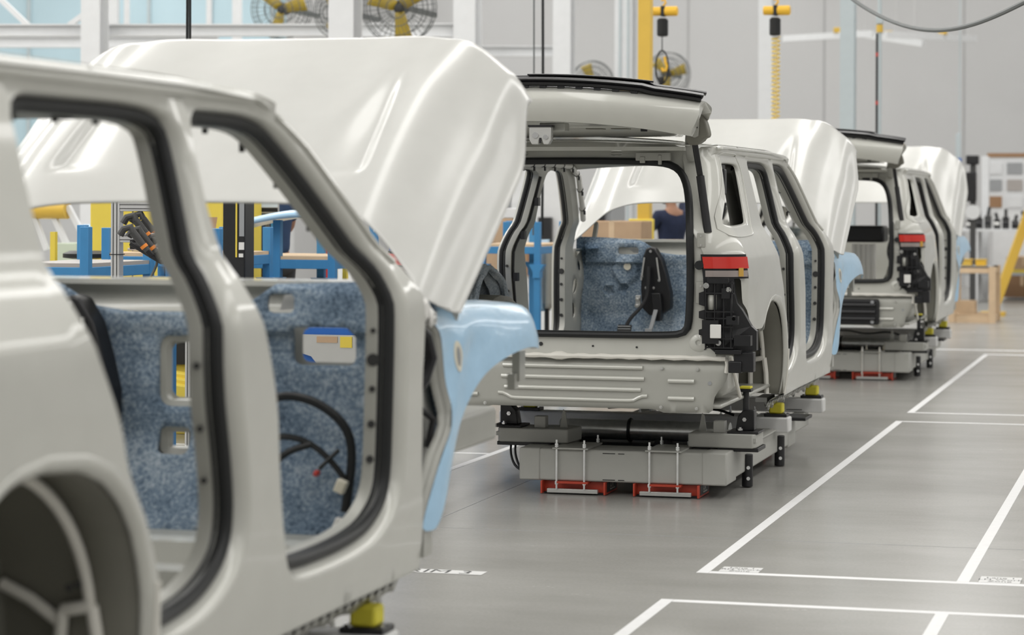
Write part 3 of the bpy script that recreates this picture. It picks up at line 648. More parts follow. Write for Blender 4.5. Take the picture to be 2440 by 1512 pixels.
    m = MB().tube(smooth_loop([(-.495, Y - .02, 1.33), (-.495, Y - .04, 1.2), (-.50, Y - .06, 1.08), (-.55, Y - .08, 1.0), (-.62, Y - .10, .93), (-.65, Y - .12, .87)], .03, False), .013, 8, rx=.018); m.build('brake_arm', 'dark_steel', pa)
    m = MB().box((-.665, Y - .13, .84), (.115, .02, .07), Matrix.Rotation(-.5, 3, 'X')); m.build('brake_pad', 'rubber', pa, bevel=.008)
    for k in range(3): MB().box((-.665, Y - .143, .82 + .02 * k), (.10, .008, .006), Matrix.Rotation(-.5, 3, 'X')).build('pad_groove', 'grey_mid', pa, smooth=False)
    m = MB().prism([(-.475, 1.12), (-.40, 1.12), (-.385, 1.0), (-.40, .90), (-.44, .90), (-.46, 1.0)], lambda u, v, t: (u, Y + t, v), -.04, .06); m.build('throttle_sensor', 'black_plastic', pa, bevel=.006)
    m = MB().bar((-.43, Y - .05, .99), (-.455, Y - .12, .84), .035, .014); m.box((-.47, Y - .13, .815), (.055, .02, .06)); m.build('throttle_arm', 'grey_mid', pa, bevel=.004)
    m = MB().box((-.585, Y + .0, 1.05), (.04, .03, .10)); m.cyl((-.585, Y - .02, 1.01), (-.585, Y - .02, 1.03), .025, 10); m.cyl((-.585, Y - .02, 1.06), (-.585, Y - .02, 1.08), .02, 10); m.build('brake_switch', 'zinc', pa, bevel=.003)
    for x, z in ((-.49, 1.45), (-.525, 1.16), (-.465, 1.16), (-.56, 1.25), (-.42, 1.22)): MB().lathe([(.012, 0), (.012, .008), (.007, .008), (.007, .018)], (x, Y + .02, z), 10, axis=(0, -1, 0)).build('bolt', 'chrome', pa)
    for sg in (-1, 1): MB().bar((-.49 + sg * .05, Y + .015, 1.40), (-.49 + sg * .075, Y + .015, 1.22), .012, .012).build('pedal_brace', 'zinc', pa)
    # insulation over the left rear wheel house and seat belt post
    m = MB()
    def fl(u, v):
        a = lerp(.0, PI, u); r = lerp(.30, .0, v ** 1.5)
        n = 1 + .12 * noise.noise(Vector((u * 6, v * 6, 1)))
        return (-.86 - .20 * v, 1.17 + .46 * math.cos(a) * n * (1 - .5 * v), .78 + (.62 * math.sin(a) ** .8) * n * (1 - .12 * v) + .03 * noise.noise(Vector((u * 9, v * 5, 7))))
    m.grid(fl, 40, 14); m.build('wheel_house_fleece', 'fleece', root, solid=.03)
    # hood: clamshell panel, opened on its hinges
    WARP[0] = True
    m = MB(); TH = math.radians(33.3); O = Vector((0, 4.06, 1.527))
    vrear = lambda x: .45 * (1 - min(1, abs(x) / .945) ** 3.2)
    vfront = lambda x: 1.775 - .29 * min(1.1, abs(x) / .98) ** 3.2
    def hd(u, v, d=0):
        k = lerp(-1, 1, u); x = k * (1.045 - .055 * sstep(.72, 1.0, v)); ax = abs(x)
        vv = lerp(vrear(x), vfront(x), v)
        if ax > .945: vv = max(vv, lerp(.10 * (ax - .945) / .10, 9, 0))
        n = .075 + .03 * math.exp(-((ax - .60) / .22) ** 2) - .10 * sstep(.66, .95, ax) - .15 * sstep(.90, 1.05, ax) ** 1.4 * (1 - .5 * sstep(.7, 1, v))
        n -= .03 * sstep(.93, 1.0, v) ** 2 - .04 * sstep(.6, .95, v) * sstep(.6, .8, ax) * (1 - sstep(.9, 1.0, ax))                                        # nose rolls over
        c = .575 - .05 * (vv - .6)                                                 # pressed crease either side
        g = sstep(.55, .68, vv) * (1 - sstep(.85, 1.42, vv))
        wi = .13 * (1 - .75 * sstep(.6, 1.4, vv)); n -= .036 * g * math.exp(-((ax - c) / (wi if ax < c else .022)) ** 2)
        n += .016 * sstep(c + .05, c - .10, ax) if False else 0
        n += .05 * 4 * v * (1 - v) * (1 - sstep(.8, 1.0, ax))
        n -= d
        e = TH
        return (x, O.y + vv * math.cos(e) - n * math.sin(e), O.z + vv * math.sin(e) + n * math.cos(e))
    m.grid(hd, 180, 70); h = m.build('hood', 'paint_hood', root, solid=.006, ang=80)
    m = MB(); m.grid(lambda u, v: hd(.06 + .88 * u, .06 + .86 * v, .045 + .02 * math.sin(u * 25) ** 2 * math.sin(v * 9) ** 2), 40, 24); m.build('hood_inner_panel', 'primer', h)
    # tail gate, swung up on its struts
    m = MB(); sec = [(.34, 2.285), (.0, 2.40), (-.45, 2.495), (-.70, 2.515), (-.765, 2.495), (-.785, 2.465), (-.79, 2.40), (-.775, 2.335), (-.755, 2.305), (-.72, 2.298), (-.69, 2.312), (-.66, 2.345), (-.60, 2.352), (-.50, 2.325), (-.2, 2.27), (.22, 2.235), (.32, 2.25)]
    S3 = [(p.x, p.y) for p in smooth_loop(sec, .045, True, 2)]
    def tg(u, q):
        x = lerp(-.93, .93, u); k = abs(x) / .93; wf = sstep(-.35, -.68, q[0]); wt = sstep(2.30, 2.42, q[1])
        return (x * (1 - .06 * sstep(2.44, 2.30, q[1]) * wf - .20 * sstep(2.42, 2.33, q[1]) * (1 - wf) - .10 * sstep(-.45, .1, q[0])), q[0] + .13 * k ** 2.2 * sstep(.2, -.7, q[0]), q[1] - .085 * k ** 2 * max(wf, wt))
    n = 40; ringz = [[tg(i / n, q) for q in S3] for i in range(n + 1)]
    strip(m, ringz); m.f.append(tuple(range(len(S3)))); m.f.append(tuple(range(n * len(S3), (n + 1) * len(S3))))
    gate = m.build('tailgate', 'paint', root, ang=50)
    m = MB()
    for (y0, z0, w, hh) in ((-.70, 2.545, .10, .018), (-.60, 2.565, .06, .014), (-.74, 2.528, .04, .02)):
        m.tube([tg(i / 30, (y0, z0 - .01 * (i > 25))) for i in range(31)], hh, 8, rx=w, up=(0, 0, 1))
    tr = m.build('gate_trim', 'black_plastic', gate)
    for i in range(14): MB().box(tg(.14 + i * .052, (-.745, 2.505)), (.035, .02, .018)).build('trim_clip', 'black_plastic', tr, smooth=False)
    m = MB(); m.tube([tg(i / 20 * .36 + .5, (-.66, 2.578)) for i in range(21)], .006, 6, rx=.02, up=(0, 0, 1)); m.build('wiper_channel', 'dark_steel', tr)
    m = MB().prism([(-.06, 2.275), (.06, 2.275), (.06, 2.20), (.045, 2.172), (.02, 2.172), (.008, 2.20), (-.005, 2.20), (-.01, 2.172), (-.045, 2.172), (-.06, 2.20)], lambda u, v, t: (u, -.72 + t, v), 0, .05); lt = m.build('latch', 'zinc', gate, bevel=.004); lt.location.x = .09
    m = MB(); m.lathe([(.018, 0), (.018, .006), (.008, .006)], (-.025, -.72, 2.225), 12, axis=(0, -1, 0)); m.lathe([(.014, 0), (.014, .006), (.006, .006)], (.032, -.72, 2.215), 12, axis=(0, -1, 0)); m.build('latch_rivet', 'chrome', lt)
    m = MB().bx(-.065, .065, -.725, -.66, 2.272, 2.284); m.bx(-.003, .008, -.726, -.72, 2.18, 2.21); m.build('latch_cover', 'black_plastic', lt)
    for x in (-.13, .13): MB().box((x, -.60, 2.275), (.14, .10, .05)).build('latch_mount', 'primer', gate, bevel=.006)
    for x in (-.62, .62): MB().box((x, -.60, 2.262), (.035, .02, .028)).build('gate_clip', 'black_plastic', gate, bevel=.003)
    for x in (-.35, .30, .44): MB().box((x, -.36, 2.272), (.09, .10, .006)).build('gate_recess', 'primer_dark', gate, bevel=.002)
    for sg in (-1, 1):
        mir = sg < 0
        prof = [(p.x, p.y) for p in smooth_loop([(.745, 2.20), (.75, 2.30), (.77, 2.37), (.80, 2.395), (.835, 2.38), (.865, 2.31), (.878, 2.225), (.855, 2.235), (.84, 2.205), (.80, 2.185), (.765, 2.18)], .02)]
        def gb(u, v, t): return (u, -.16 + t + .25 * (2.40 - v), v)
        m = MB().prism(prof, gb, 0, .10); br = m.build('gate_bracket', 'primer_dark', gate, mirror=mir, bevel=.008)
        m = MB().prism([(.785, 2.23), (.79, 2.33), (.815, 2.345), (.83, 2.33), (.82, 2.235), (.80, 2.225)], gb, -.012, .0); m.build('bracket_plate', 'primer', br, mirror=mir, bevel=.004)
        for z in (2.315, 2.285): MB().box(gb(.808, z, -.014), (.022, .006, .008)).build('bracket_slot', 'ink_black', br, mirror=mir, smooth=False)
        m = MB().tube(smooth_loop([(.72, .22, 2.10), (.72, .17, 2.16), (.72, .16, 2.21), (.735, .08, 2.25), (.77, -.05, 2.26)], .03, False), .014, 8, rx=.032, up=(0, 1, 0)); m.build('gate_hinge', 'primer', root, mirror=mir)
        m = MB().cyl((.775, -.02, 2.22), (.795, .06, 2.0), .017, 12); m.cyl((.795, .06, 2.0), (.845, .03, 1.66), .023, 12); m.lathe([(.012, -.02), (.022, 0), (.012, .02)], (.773, -.03, 2.275), 10); m.build('gas_strut', 'black_plastic', root, mirror=mir)
    WARP[0] = False
    return root
CAR = car_shell()
CARX, CARY, CARS = -3.62, 13.3, 9.617
CAR.location = (CARX, CARY, 0)
tag(CAR, 'complete rear view of a pale grey SUV body shell, second in the row', 'car body', 'SUV body shells on carriers')
CAR_A = copy_tree(CAR); CAR_A.location = (CARX, CARY - CARS, 0); tag(CAR_A, 'nearest pale SUV body shell, out of focus and cropped at left', 'car body', 'SUV body shells on carriers')
CAR_C = copy_tree(CAR); CAR_C.location = (CARX, CARY + CARS, 0); tag(CAR_C, 'farthest pale SUV body shell, small at right behind the others', 'car body', 'SUV body shells on carriers')
# ------------------------------------------------------------------ wheel-less carriers under the shells
def carrier():
    r = empty('body_carrier')
    def rear_beam(y0, front):
        m = MB().bx(-.46, .87, y0, y0 + .30, .085, .285); b = m.build('cross_beam', 'agv_grey', r, bevel=.012)
        for x0, x1 in ((-.46, -.33), (.72, .87)): MB().bx(x0 - .004, x1 + .004, y0 - .006, y0 + .306, .085, .288).build('beam_cap', 'agv_grey', b, bevel=.01)
        for x0, x1 in ((-.24, -.01), (.36, .59)): MB().bx(x0, x1, y0 - .03, y0 + .34, .286, .296).build('clamp_plate', 'agv_grey', b, smooth=False)
        m = MB()
        for x0, x1 in ((-.02, .06), (.08, .12)): m.bx(x0 + .1, x1 + .1, y0 - .002, y0, .262, .267); m.bx(x0 + .1, x1 + .1, y0 - .002, y0, .097, .102)
        m.build('beam_slot', 'ink_black', b, smooth=False)
        for x in (-.215, -.035, .385, .565):
            for y in (y0 - .018, y0 + .325):
                m = MB().cyl((x, y, .035), (x, y, .345), .0065, 6)
                for z in (.065, .075, .30, .312): m.cyl((x, y, z), (x, y, z + .009), .012, 6)
                m.build('threaded_rod', 'steel', b)
        for x0 in (-.31, .29):
            m = MB().bx(x0, x0 + .40, y0 + .05, y0 + .27, .012, .078); f = m.build('air_caster', 'red_steel', r, smooth=False)
            for x in (x0 - .01, x0 + .40): MB().bx(x, x + .012, y0 - .02, y0 + .29, .004, .084).build('caster_side', 'red_steel', f, bevel=.003)
            MB().bx(x0 + .10, x0 + .30, y0 - .03, y0 + .05, .072, .084).build('caster_flange', 'red_steel', f, smooth=False)
            MB().bx(x0 + .03, x0 + .36, y0 - .012, y0 + .02, .010, .036).build('caster_bumper', 'zinc', f, bevel=.003)
            MB().bx(x0 + .005, x0 + .40, y0 + .02, y0 + .28, .001, .012).build('caster_torus', 'rubber', f, smooth=False)
            MB().bx(x0 + .4125, x0 + .4145, y0 + .02, y0 + .27, .018, .078).build('caster_label', 'dark_steel', f, smooth=False)
            text_mesh('AIR', .06, 'white_plastic', f, (x0 + .4155, y0 + .14, .053), (PI / 2, 0, PI / 2), 'caster_lettering')
            MB().bx(x0 + .4145, x0 + .4155, y0 + .10, y0 + .22, .028, .034).build('caster_lettering', 'white_plastic', f, smooth=False)
    rear_beam(.47, False); rear_beam(2.72, True)
    for x, sg in ((.80, 1), (-.39, -1)):
        m = MB().bx(x - .07, x + .07, .70, 3.0, .10, .27); sb = m.build('side_beam', 'agv_grey', r, bevel=.012)
        MB().bx(x - .03, x + .10 * sg if sg > 0 else x + .03, .9, 2.9, .272, .282).build('beam_plate', 'agv_grey', sb, smooth=False) if sg > 0 else None
        for y in (1.12, 2.32):
            m = MB().cyl((x + .08 * sg, y, .005), (x + .08 * sg, y, .215), .036, 16); l = m.build('guide_leg', 'dark_steel', r, bevel=.004)
            for z in (.06, .13): MB().lathe([(.012, 0), (.012, .004)], (x + .08 * sg + .012, y - .035, z), 10, axis=(.3, -1, 0)).build('leg_hole', 'steel', l)
    # swing arms and their posts
    for x0, x1, px, name in ((.585, 1.02, .93, 'right'), (-.675, -.20, -.62, 'left')):
        ym, z0, z1 = .80, .30, .388
        poly = [(x0, .66), (x1 - .02, .66), (x1, .70), (x1, .92), (x0 + .06, .96), (x0, .90)] if px > 0 else [(x0, .70), (x0 + .02, .66), (x1, .66), (x1 + .03, .90), (x1 - .05, .96), (x0, .92)]
        m = MB().prism(poly, lambda u, v, t: (u, v, t), z0, z1); a = m.build('swing_arm', 'agv_grey', r, bevel=.008)
        MB().bx(px - (.16 if px > 0 else .06), px + (.10 if px > 0 else .30), .69, .95, .275, .30).build('slide_plate', 'dark_steel', a, bevel=.004)
        sg = 1 if px > 0 else -1
        MB().prism([(0, 0), (.05, 0), (.035, .10), (.02, .115)], lambda u, v, t: ((x0 + .04 if sg > 0 else x1 - .09) + u, .80 + t, z1 + v), 0, .012).build('arm_gusset', 'agv_grey', a, smooth=False)
        MB().bx((x0 + .15 if sg > 0 else x1 - .24), (x0 + .225 if sg > 0 else x1 - .165), .72, .79, z1, z1 + .075).build('arm_stop', 'agv_grey', a, bevel=.004)
        MB().bx(px - .10, px + .10, .69, .90, z1, z1 + .014).build('post_plate', 'dark_steel', a, bevel=.003)
        MB().bx(px - .06, px + .09, .665, .70, z1 - .05, z1 - .025).build('arm_shim', 'agv_grey', a, smooth=False)
        MB().prism([(-.06, 0), (.06, 0), (.06, .13), (-.01, .13), (-.045, .09)], lambda u, v, t: (px + u * sg, .76 + t, z1 + .014 + v), 0, .09).build('post_block', 'black_plastic', a, bevel=.006)
        MB().cyl((px, .80, z1 + .12), (px, .80, .645), .020, 14).build('post_rod', 'dark_steel', a)
        MB().bx(px - .04, px + .04, .76, .84, .645, .665).build('post_head', 'black_plastic', a, bevel=.004)
        MB().bx(px - .036, px + .036, .762, .838, .665, .68).build('post_pad', 'pad_yellow', a, bevel=.004)
        for (bx_, bz, rr) in ((px, z1 + .085, .014), (px - .02, z1 + .02, .016)): MB().lathe([(rr, 0), (rr, .012), (rr * .5, .012), (rr * .5, .02)], (bx_, .758 if bz > z1 + .05 else .71, bz), 6, axis=(0, -1, 0) if bz > z1 + .05 else (0, 0, 1)).build('bolt', 'chrome', a)
    # upper lifting beams with yellow pads
    for y in (2.17, 3.70):
        zt, zb = (.362, .285) if y < 3 else (.362, .285)
        m = MB().bx(-1.10, .98, y - .07, y + .07, zb - .03, zt); b = m.build('lifting_beam', 'agv_beam', r, bevel=.012)
        for sg in (-1, 1):
            x = .885 * sg
            MB().bx(x - .08, x + .08, y - .06, y + .06, zt, zt + .022).build('pad_plate', 'dark_steel', b, bevel=.004)
            MB().bx(x - .048, x + .048, y - .048, y + .048, zt + .022, .456).build('lifting_pad', 'pad_yellow', b, bevel=.012)
            for dx in (-.065, .065): MB().lathe([(.008, 0), (.008, .008)], (x + dx, y - .03, zt + .022), 6).build('bolt', 'chrome', b)
        MB().bx(.70, .82, y - .0715, y - .07, zb - .012, zb - .006).build('beam_slot', 'ink_black', b, smooth=False)
    MB().bx(.62, 1.0, 2.70, 3.0, .282, .305).build('slide_plate', 'dark_steel', r, bevel=.004)
    for x in (.80, -.39): MB().bx(x - .05, x + .05, 2.95, 3.78, .15, .255).build('front_arm', 'agv_grey', r, bevel=.01); MB().bx(x - .05, x + .05, 2.08, 2.26, .27, .285).build('beam_spacer', 'agv_grey', r)
    # air tank between the beams
    m = MB().cyl((-.46, 1.45, .315), (.70, 1.45, .315), .068, 24); t = m.build('air_tank', 'steel', r)
    for x in (.02,): MB().tube([(x, 1.45 + .071 * math.cos(a), .315 + .071 * math.sin(a)) for a in [k * PI / 12 for k in range(24)]], .012, 6, True).build('tank_strap', 'rubber', t)
    MB().bx(-.32, .73, 1.3, 2.6, .06, .235).build('drive_unit', 'black_plastic', r, bevel=.01)
    for x in (-.25, .25, .6): MB().bx(x - .05, x + .05, 1.38, 1.52, .23, .26).build('tank_cradle', 'dark_steel', r)
    m = MB()
    for d in (0, .03): m.tube(smooth_loop([(-.60 + d, .75, .30), (-.60 + d, .72, .22), (-.55 + d, .66, .14), (-.46, .60, .12 - d)], .03, False), .008, 6)
    m.build('air_hose', 'rubber', r)
    m = MB(); m.tube(smooth_loop([(-.3, 2.1, .40), (0, 2.05, .43), (.2, 2.05, .38), (.45, 2.08, .42), (.6, 2.1, .37)], .04, False), .010, 6); m.build('cable', 'rubber', r)
    return r
AGV = carrier(); AGV.location = (CARX, CARY, 0)
tag(AGV, 'grey carrier with red air casters under the second, sharply focused car shell', 'carrier', 'body carriers')
AGV_A = copy_tree(AGV); AGV_A.location = (CARX, CARY - CARS, 0); tag(AGV_A, 'carrier under the nearest car shell, only a yellow lifting pad showing', 'carrier', 'body carriers')
AGV_C = copy_tree(AGV); AGV_C.location = (CARX, CARY + CARS, 0); tag(AGV_C, 'grey carrier with red casters under the farthest car shell', 'carrier', 'body carriers')
# ------------------------------------------------------------------ what differs from car to car
def harness(root):
    m = MB(); Y = FIRE_Y - .12
    m.tube(smooth_loop([(.27, Y, 1.05), (.30, Y - .02, 1.10), (.40, Y - .04, 1.13), (.52, Y - .03, 1.10), (.62, Y - .02, 1.02), (.64, Y, .92), (.63, Y - .02, .78), (.62, Y - .03, .70)], .03, False), .017, 8)
    m.tube(smooth_loop([(.30, Y - .03, .95), (.38, Y - .05, .98), (.48, Y - .05, .96), (.56, Y - .04, .90), (.62, Y - .03, .82)], .03, False), .012, 8)
    m.tube(smooth_loop([(.34, Y - .05, .86), (.40, Y - .06, .92), (.50, Y - .05, .95)], .03, False), .013, 8)
    m.tube(smooth_loop([(.53, Y - .06, .86), (.57, Y - .05, .90), (.60, Y - .04, .93)], .03, False), .008, 6)
    h = m.build('wiring_harness', 'rubber', root)
    for (x, z, a, c) in ((.345, .835, .05, 'white_plastic'), (.31, .82, .035, 'white_plastic'), (.525, .845, .022, 'red_plastic'), (.62, .80, .05, 'cream_plastic'), (.615, .655, .055, 'white_plastic'), (.66, .665, .03, 'red_plastic'), (.285, 1.14, .05, 'white_plastic'), (.32, .96, .025, 'blue_bin')):
        MB().box((x, Y - .07, z), (a * .8, .035, a), Matrix.Rotation(.4, 3, 'Y')).build('connector', c, h, bevel=.006)
harness(CAR_A)
def rear_cover(root):
    m = MB().bx(-.72, .62, -.012, .03, .60, .86); c = m.build('rear_cover', 'black_plastic', root, bevel=.02)
    for z in (.66, .73, .80): MB().tube([(-.68, -.016, z), (.58, -.016, z)], .02, 8).build('cover_ridge', 'black_plastic', c)
    for x, z in ((.55, .83), (.18, .83), (.55, .63), (.2, .63)): MB().lathe([(.018, 0), (.018, .008)], (x, -.014, z), 10, axis=(0, -1, 0)).build('bolt', 'grey_mid', c)
rear_cover(CAR_C)
def glove(root):
    # dark trim packs stacked inside the farthest shell
    MB().bx(-.12, .42, 1.9, 2.3, 1.40, 1.585).build('trim_pack', 'black_plastic', root, bevel=.03)
    for k in range(5): MB().lathe([(.023, 0), (.026, .02), (.026, .40), (.023, .42)], (.085 + .054 * k, 1.93, .965), 14).build('foam_tube', 'white_plastic', root)
glove(CAR_C)

for ch in list(CAR_C.children):
    if ch.name.split('.')[0] in ('insulation_mat', 'pedal_box'):
        for g in list(ch.children): bpy.data.objects.remove(g)
        bpy.data.objects.remove(ch)
for k in range(3): MB().tube(smooth_loop([(.50 + .04 * k, 2.0, 1.5), (.44 + .05 * k, 1.95, 1.3), (.50 + .03 * k, 1.95, 1.15), (.42 + .05 * k, 1.95, 1.0)], .04, False), .012, 6).build('loose_harness', 'rubber', CAR_C)
# ------------------------------------------------------------------ building steel
def ibeam(name, p0, p1, w, h, m, label, cat='steel column', t=.02):
    p0 = Vector(p0); p1 = Vector(p1); o = empty(name, p0); d = p1 - p0
    up = (0, 1, 0) if abs(d.normalized().z) > .5 else (0, 0, 1)
    x = d.normalized().cross(Vector(up)).normalized(); u = x.cross(d.normalized())
    for s in (-1, 1): MB().bar(u * (s * (h / 2 - t / 2)), d + u * (s * (h / 2 - t / 2)), w, t, up).build('flange', m, o, smooth=False)
    MB().bar(Vector((0, 0, 0)), d, t, h - 2 * t, up).build('web', m, o, smooth=False)
    tag(o, label, cat); return o
def column(px, D, w, m, label, holes=True):
    p = at(px, 600, D); o = ibeam('steel_column', (p.x, p.y, 0), (p.x, p.y, HZ), w, w, m, label)
    MB().bx(-w * .8, w * .8, -w * .8, w * .8, 0, .03).build('base_plate', m, o, smooth=False)
    return o
column(224, 30, .27, 'steel_white', 'white steel column rising behind the roof of the near car')
column(821, 26, .30, 'steel_white', 'thick white steel column between the wall fans')
column(1112, 34, .34, 'steel_white', 'white steel column right of the big wall fan')
column(1342, 36, .29, 'steel_white', 'white steel column left of the small distant fan')
c = column(1488, 38, .30, 'steel_white', 'white steel column with conduits beside the yellow post')
for dx in (-.05, .09): MB().cyl((dx, -.17, 0), (dx, -.17, HZ), .02, 8).build('conduit', 'steel_bluegrey', c)
column(1824, 40, .24, 'steel_white', 'white steel column behind the yellow coiled hose')
column(2019, 38, .24, 'steel_bluegrey', 'blue-grey steel column left of the dark drop pole')
def hbeam(px0, px1, py, D, h, m, label, D1=None):
    a = at(px0, py, D); b = at(px1, py, D1 or D)
    return ibeam('steel_beam', a, b, .16, h, m, label, 'steel beam')
hbeam(-260, 790, 72, 30.3, .16, 'steel_white', 'white horizontal steel beam at upper left behind the cables')
hbeam(-200, 520, 100, 40, .20, 'steel_white', 'lower dim horizontal beam at upper left behind the column')
hbeam(826, 1112, 72, 34, .20, 'steel_white', 'white horizontal beam behind the big wall fan')
hbeam(1114, 1340, 122, 36.5, .17, 'steel_white', 'white horizontal beam between two columns above the raised hood')
def brace(px0, py0, px1, py1, D, w, label):
    o = MB().bar(at(px0, py0, D), at(px1, py1, D), w, w).build('steel_brace', 'steel_white', smooth=False); tag(o, label, 'steel brace')
brace(-60, -60, 68, 62, 31, .07, 'diagonal white brace cut off by the top left corner')
brace(165, 60, 330, -60, 31, .07, 'diagonal white brace just left of the white column')
for px, w, D, lab in ((270, .20, 42, 'faint white mullion right of the left column'), (302, .07, 42, 'thin white mullion of the pale blue wall'), (498, .07, 42, 'thin white mullion left of the first wall fan'), (565, .16, 42, 'broad white mullion beside the first wall fan')):
    p = at(px, 60, D); o = MB().bx(p.x - w / 2, p.x + w / 2, p.y - .05, p.y + .05, 0, HZ).build('wall_mullion', 'steel_white', smooth=False); tag(o, lab, 'mullion')
# pale blue panelled end wall, upper left
a = at(-200, 100, 47); b = at(585, 100, 47)
wn = MB().bx(HX0 + .2, b.x, 46.0, 46.2, 2.2, HZ).build('window_1', 'wall_blue', smooth=False); struct(wn)
for k in range(9):
    x = b.x - .3 - k * 1.45; MB().bx(x - .03, x + .03, 45.93, 46.0, 2.2, HZ).build('window_mullion', 'steel_bluegrey', wn, smooth=False)
struct(MB().bx(HX0 + .2, b.x, 46.0, 46.2, 0, 2.2).build('wall_left_end', 'wall_white', smooth=False))
struct(MB().bx(b.x, b.x + .2, 46.0, HY1, 0, HZ).build('wall_return', 'wall_white', smooth=False))
# ------------------------------------------------------------------ wall fans
def fan(px, py, D, r, label, aim=(.1, -1, -.12), rot=0.0):
    p = at(px, py, D); o = empty('wall_fan', p); tag(o, label, 'fan', 'drum fans on the columns')
    A = Vector(aim).normalized(); a = A.orthogonal().normalized(); b = A.cross(a)
    for (k, off) in ((1.0, -.10), (1.0, .02), (1.0, .12), (.75, .15), (.5, .165), (.28, .17), (.72, -.15), (.4, -.16)):
        MB().tube([A * off + (a * math.cos(t) + b * math.sin(t)) * r * k for t in [i * PI / 16 for i in range(32)]], .0055, 5, True).build('cage_ring', 'wire_grey', o)
    m = MB()
    for i in range(36):
        t = i * PI / 18; d = a * math.cos(t) + b * math.sin(t)
        m.tube([A * .17 + d * r * .2, A * .165 + d * r * .5, A * .15 + d * r * .75, A * .12 + d * r, A * -.10 + d * r, A * -.15 + d * r * .72, A * -.16 + d * r * .25], .0028, 4)
    g = m.build('cage_wire', 'wire_grey', o); g['kind'] = 'stuff'
    for i in range(3):
        t = rot + i * 2 * PI / 3; d = a * math.cos(t) + b * math.sin(t); e = a * -math.sin(t) + b * math.cos(t)
        m = MB(); m.grid(lambda u, v: d * r * lerp(.12, .86, u) + e * r * lerp(-.24, .24, v) * lerp(.6, 1.1, u) + A * (.04 * (v - .5) + .02), 4, 2); m.build('fan_blade', 'fan_yellow', o, solid=.006)
    MB().lathe([(.05, -.2), (.09, -.19), (.09, -.05), (.05, -.04), (.05, .06), (.02, .07)], (0, 0, 0), 14, A).build('fan_motor', 'tool_grey', o)
    MB().bar(A * -.16, A * -.16 + Vector((0, 1.2, 0)), .06, .06).build('fan_arm', 'wire_grey', o, smooth=False)
    return o
fan(672, 22, 31, .40, 'caged fan with yellow blades at top left, left of the column', rot=.5)
fan(803, 30, 29, .30, 'caged fan mostly hidden behind the thick white column', aim=(-.5, -1, -.1), rot=.2)
fan(952, 18, 27, .43, 'largest caged fan with yellow blades, right of the thick column', rot=.9)
fan(1412, 195, 38, .35, 'small distant caged fan just above the raised tailgate', rot=0.1)
fan(1592, 176, 40, .38, 'distant caged fan behind the hanging hook', aim=(.5, -1, -.1), rot=.6)
# ------------------------------------------------------------------ yellow jib post, hoists, drops
p = at(1536, 600, 25); o = empty('jib_post', (p.x, p.y, 0)); tag(o, 'tall yellow square post standing behind the middle car', 'post')
MB().bx(-.07, .07, -.07, .07, 0, 6.5).build('post_tube', 'yellow_paint', o, bevel=.006); MB().bx(-.2, .2, -.2, .2, 0, .03).build('base_plate', 'yellow_paint', o, smooth=False)
for s in (-1, 1): MB().prism([(.07, .03), (.19, .03), (.07, .5)], lambda u, v, t: (u * s, t, v), -.01, .01).build('post_gusset', 'yellow_paint', o, smooth=False)
MB().bar((0, 0, 6.4), (3.2, .3, 6.4), .12, .18).build('jib_arm', 'yellow_paint', o, smooth=False)
MB().bx(-.16, .12, -.10, -.04, .4, 1.65).build('post_guard', 'yellow_panel', o, bevel=.01)
def hoist(px, py, D, label, hook):
    p = at(px, py, D); o = empty('chain_hoist', p); tag(o, label, 'hoist', 'yellow chain hoists')
    MB().cyl((-.14, 0, 0), (-.015, 0, 0), .052, 16).build('motor_housing', 'orange_yellow', o, bevel=.008); MB().cyl((.02, 0, 0), (.17, 0, 0), .056, 16).build('brake_housing', 'orange_yellow', o, bevel=.01)
    MB().bx(-.02, .025, -.05, .05, -.06, .06).build('gear_case', 'black_plastic', o, bevel=.006)
    MB().tube([(0, 0, .06), (.03, 0, .10), (.01, 0, .15), (-.02, 0, .12)], .014, 8).build('top_hook', 'orange_yellow', o)
    MB().bar((.0, 0, .12), (.02, 0, 6.3 - p.z), .02, .02).build('hanger_rod', 'orange_yellow', o)
    MB().lathe([(.045, 0), (.066, -.02), (.066, -.19), (.055, -.205), (.03, -.21)], (-.005, 0, -.08), 16).build('chain_bag', 'rubber', o)
    if hook:
        MB().cyl((-.01, 0, -.28), (-.01, 0, -.45), .007, 6).build('chain', 'dark_steel', o)
        MB().tube([(-.01 + .075 * math.cos(t), 0, -.64 + .19 * math.sin(t)) for t in [i * PI / 12 for i in range(24)]], .010, 6, True).build('cable_loop', 'rubber', o)
        MB().tube([(.02, 0, -.52), (.03, 0, -.58), (.05, 0, -.63), (.035, 0, -.68), (0, 0, -.68), (-.012, 0, -.645)], .017, 8).build('load_hook', 'orange_yellow', o)
        MB().lathe([(.03, 0), (.04, -.03), (.02, -.1)], (-.02, 0, -.75), 10).build('control_pendant', 'black_plastic', o)
    else:
        MB().tube([(.004 + .045 * math.cos(i * .5), .045 * math.sin(i * .5), -.30 - i * .0038) for i in range(300)], .010, 5).build('coiled_hose', 'hose_yellow', o)
    return o
hoist(1580, 27, 26, 'yellow chain hoist with black bag and hook beside the yellow post', True)
hoist(1848, 25, 26, 'yellow chain hoist with black bag above the coiled yellow hose', False)
def drop(pts, r, m, name, label, cat='cable'):
    o = MB().tube(pts, r, 8).build(name, m); return tag(o, label, cat)
def vdrop(px, py0, py1, D, r, m, name, label, bend=0):
    b = at(px, py1, D); a = Vector((b.x, b.y, HZ)); n = 14
    return drop([a.lerp(b, i / n) + Vector((bend * math.sin(i / n * 9), 0, 0)) for i in range(n + 1)], r, m, name, label)
vdrop(443, 0, 330, 17, .011, 'rubber', 'hanging_cable', 'left of two black cables hanging above the near hood', .008)
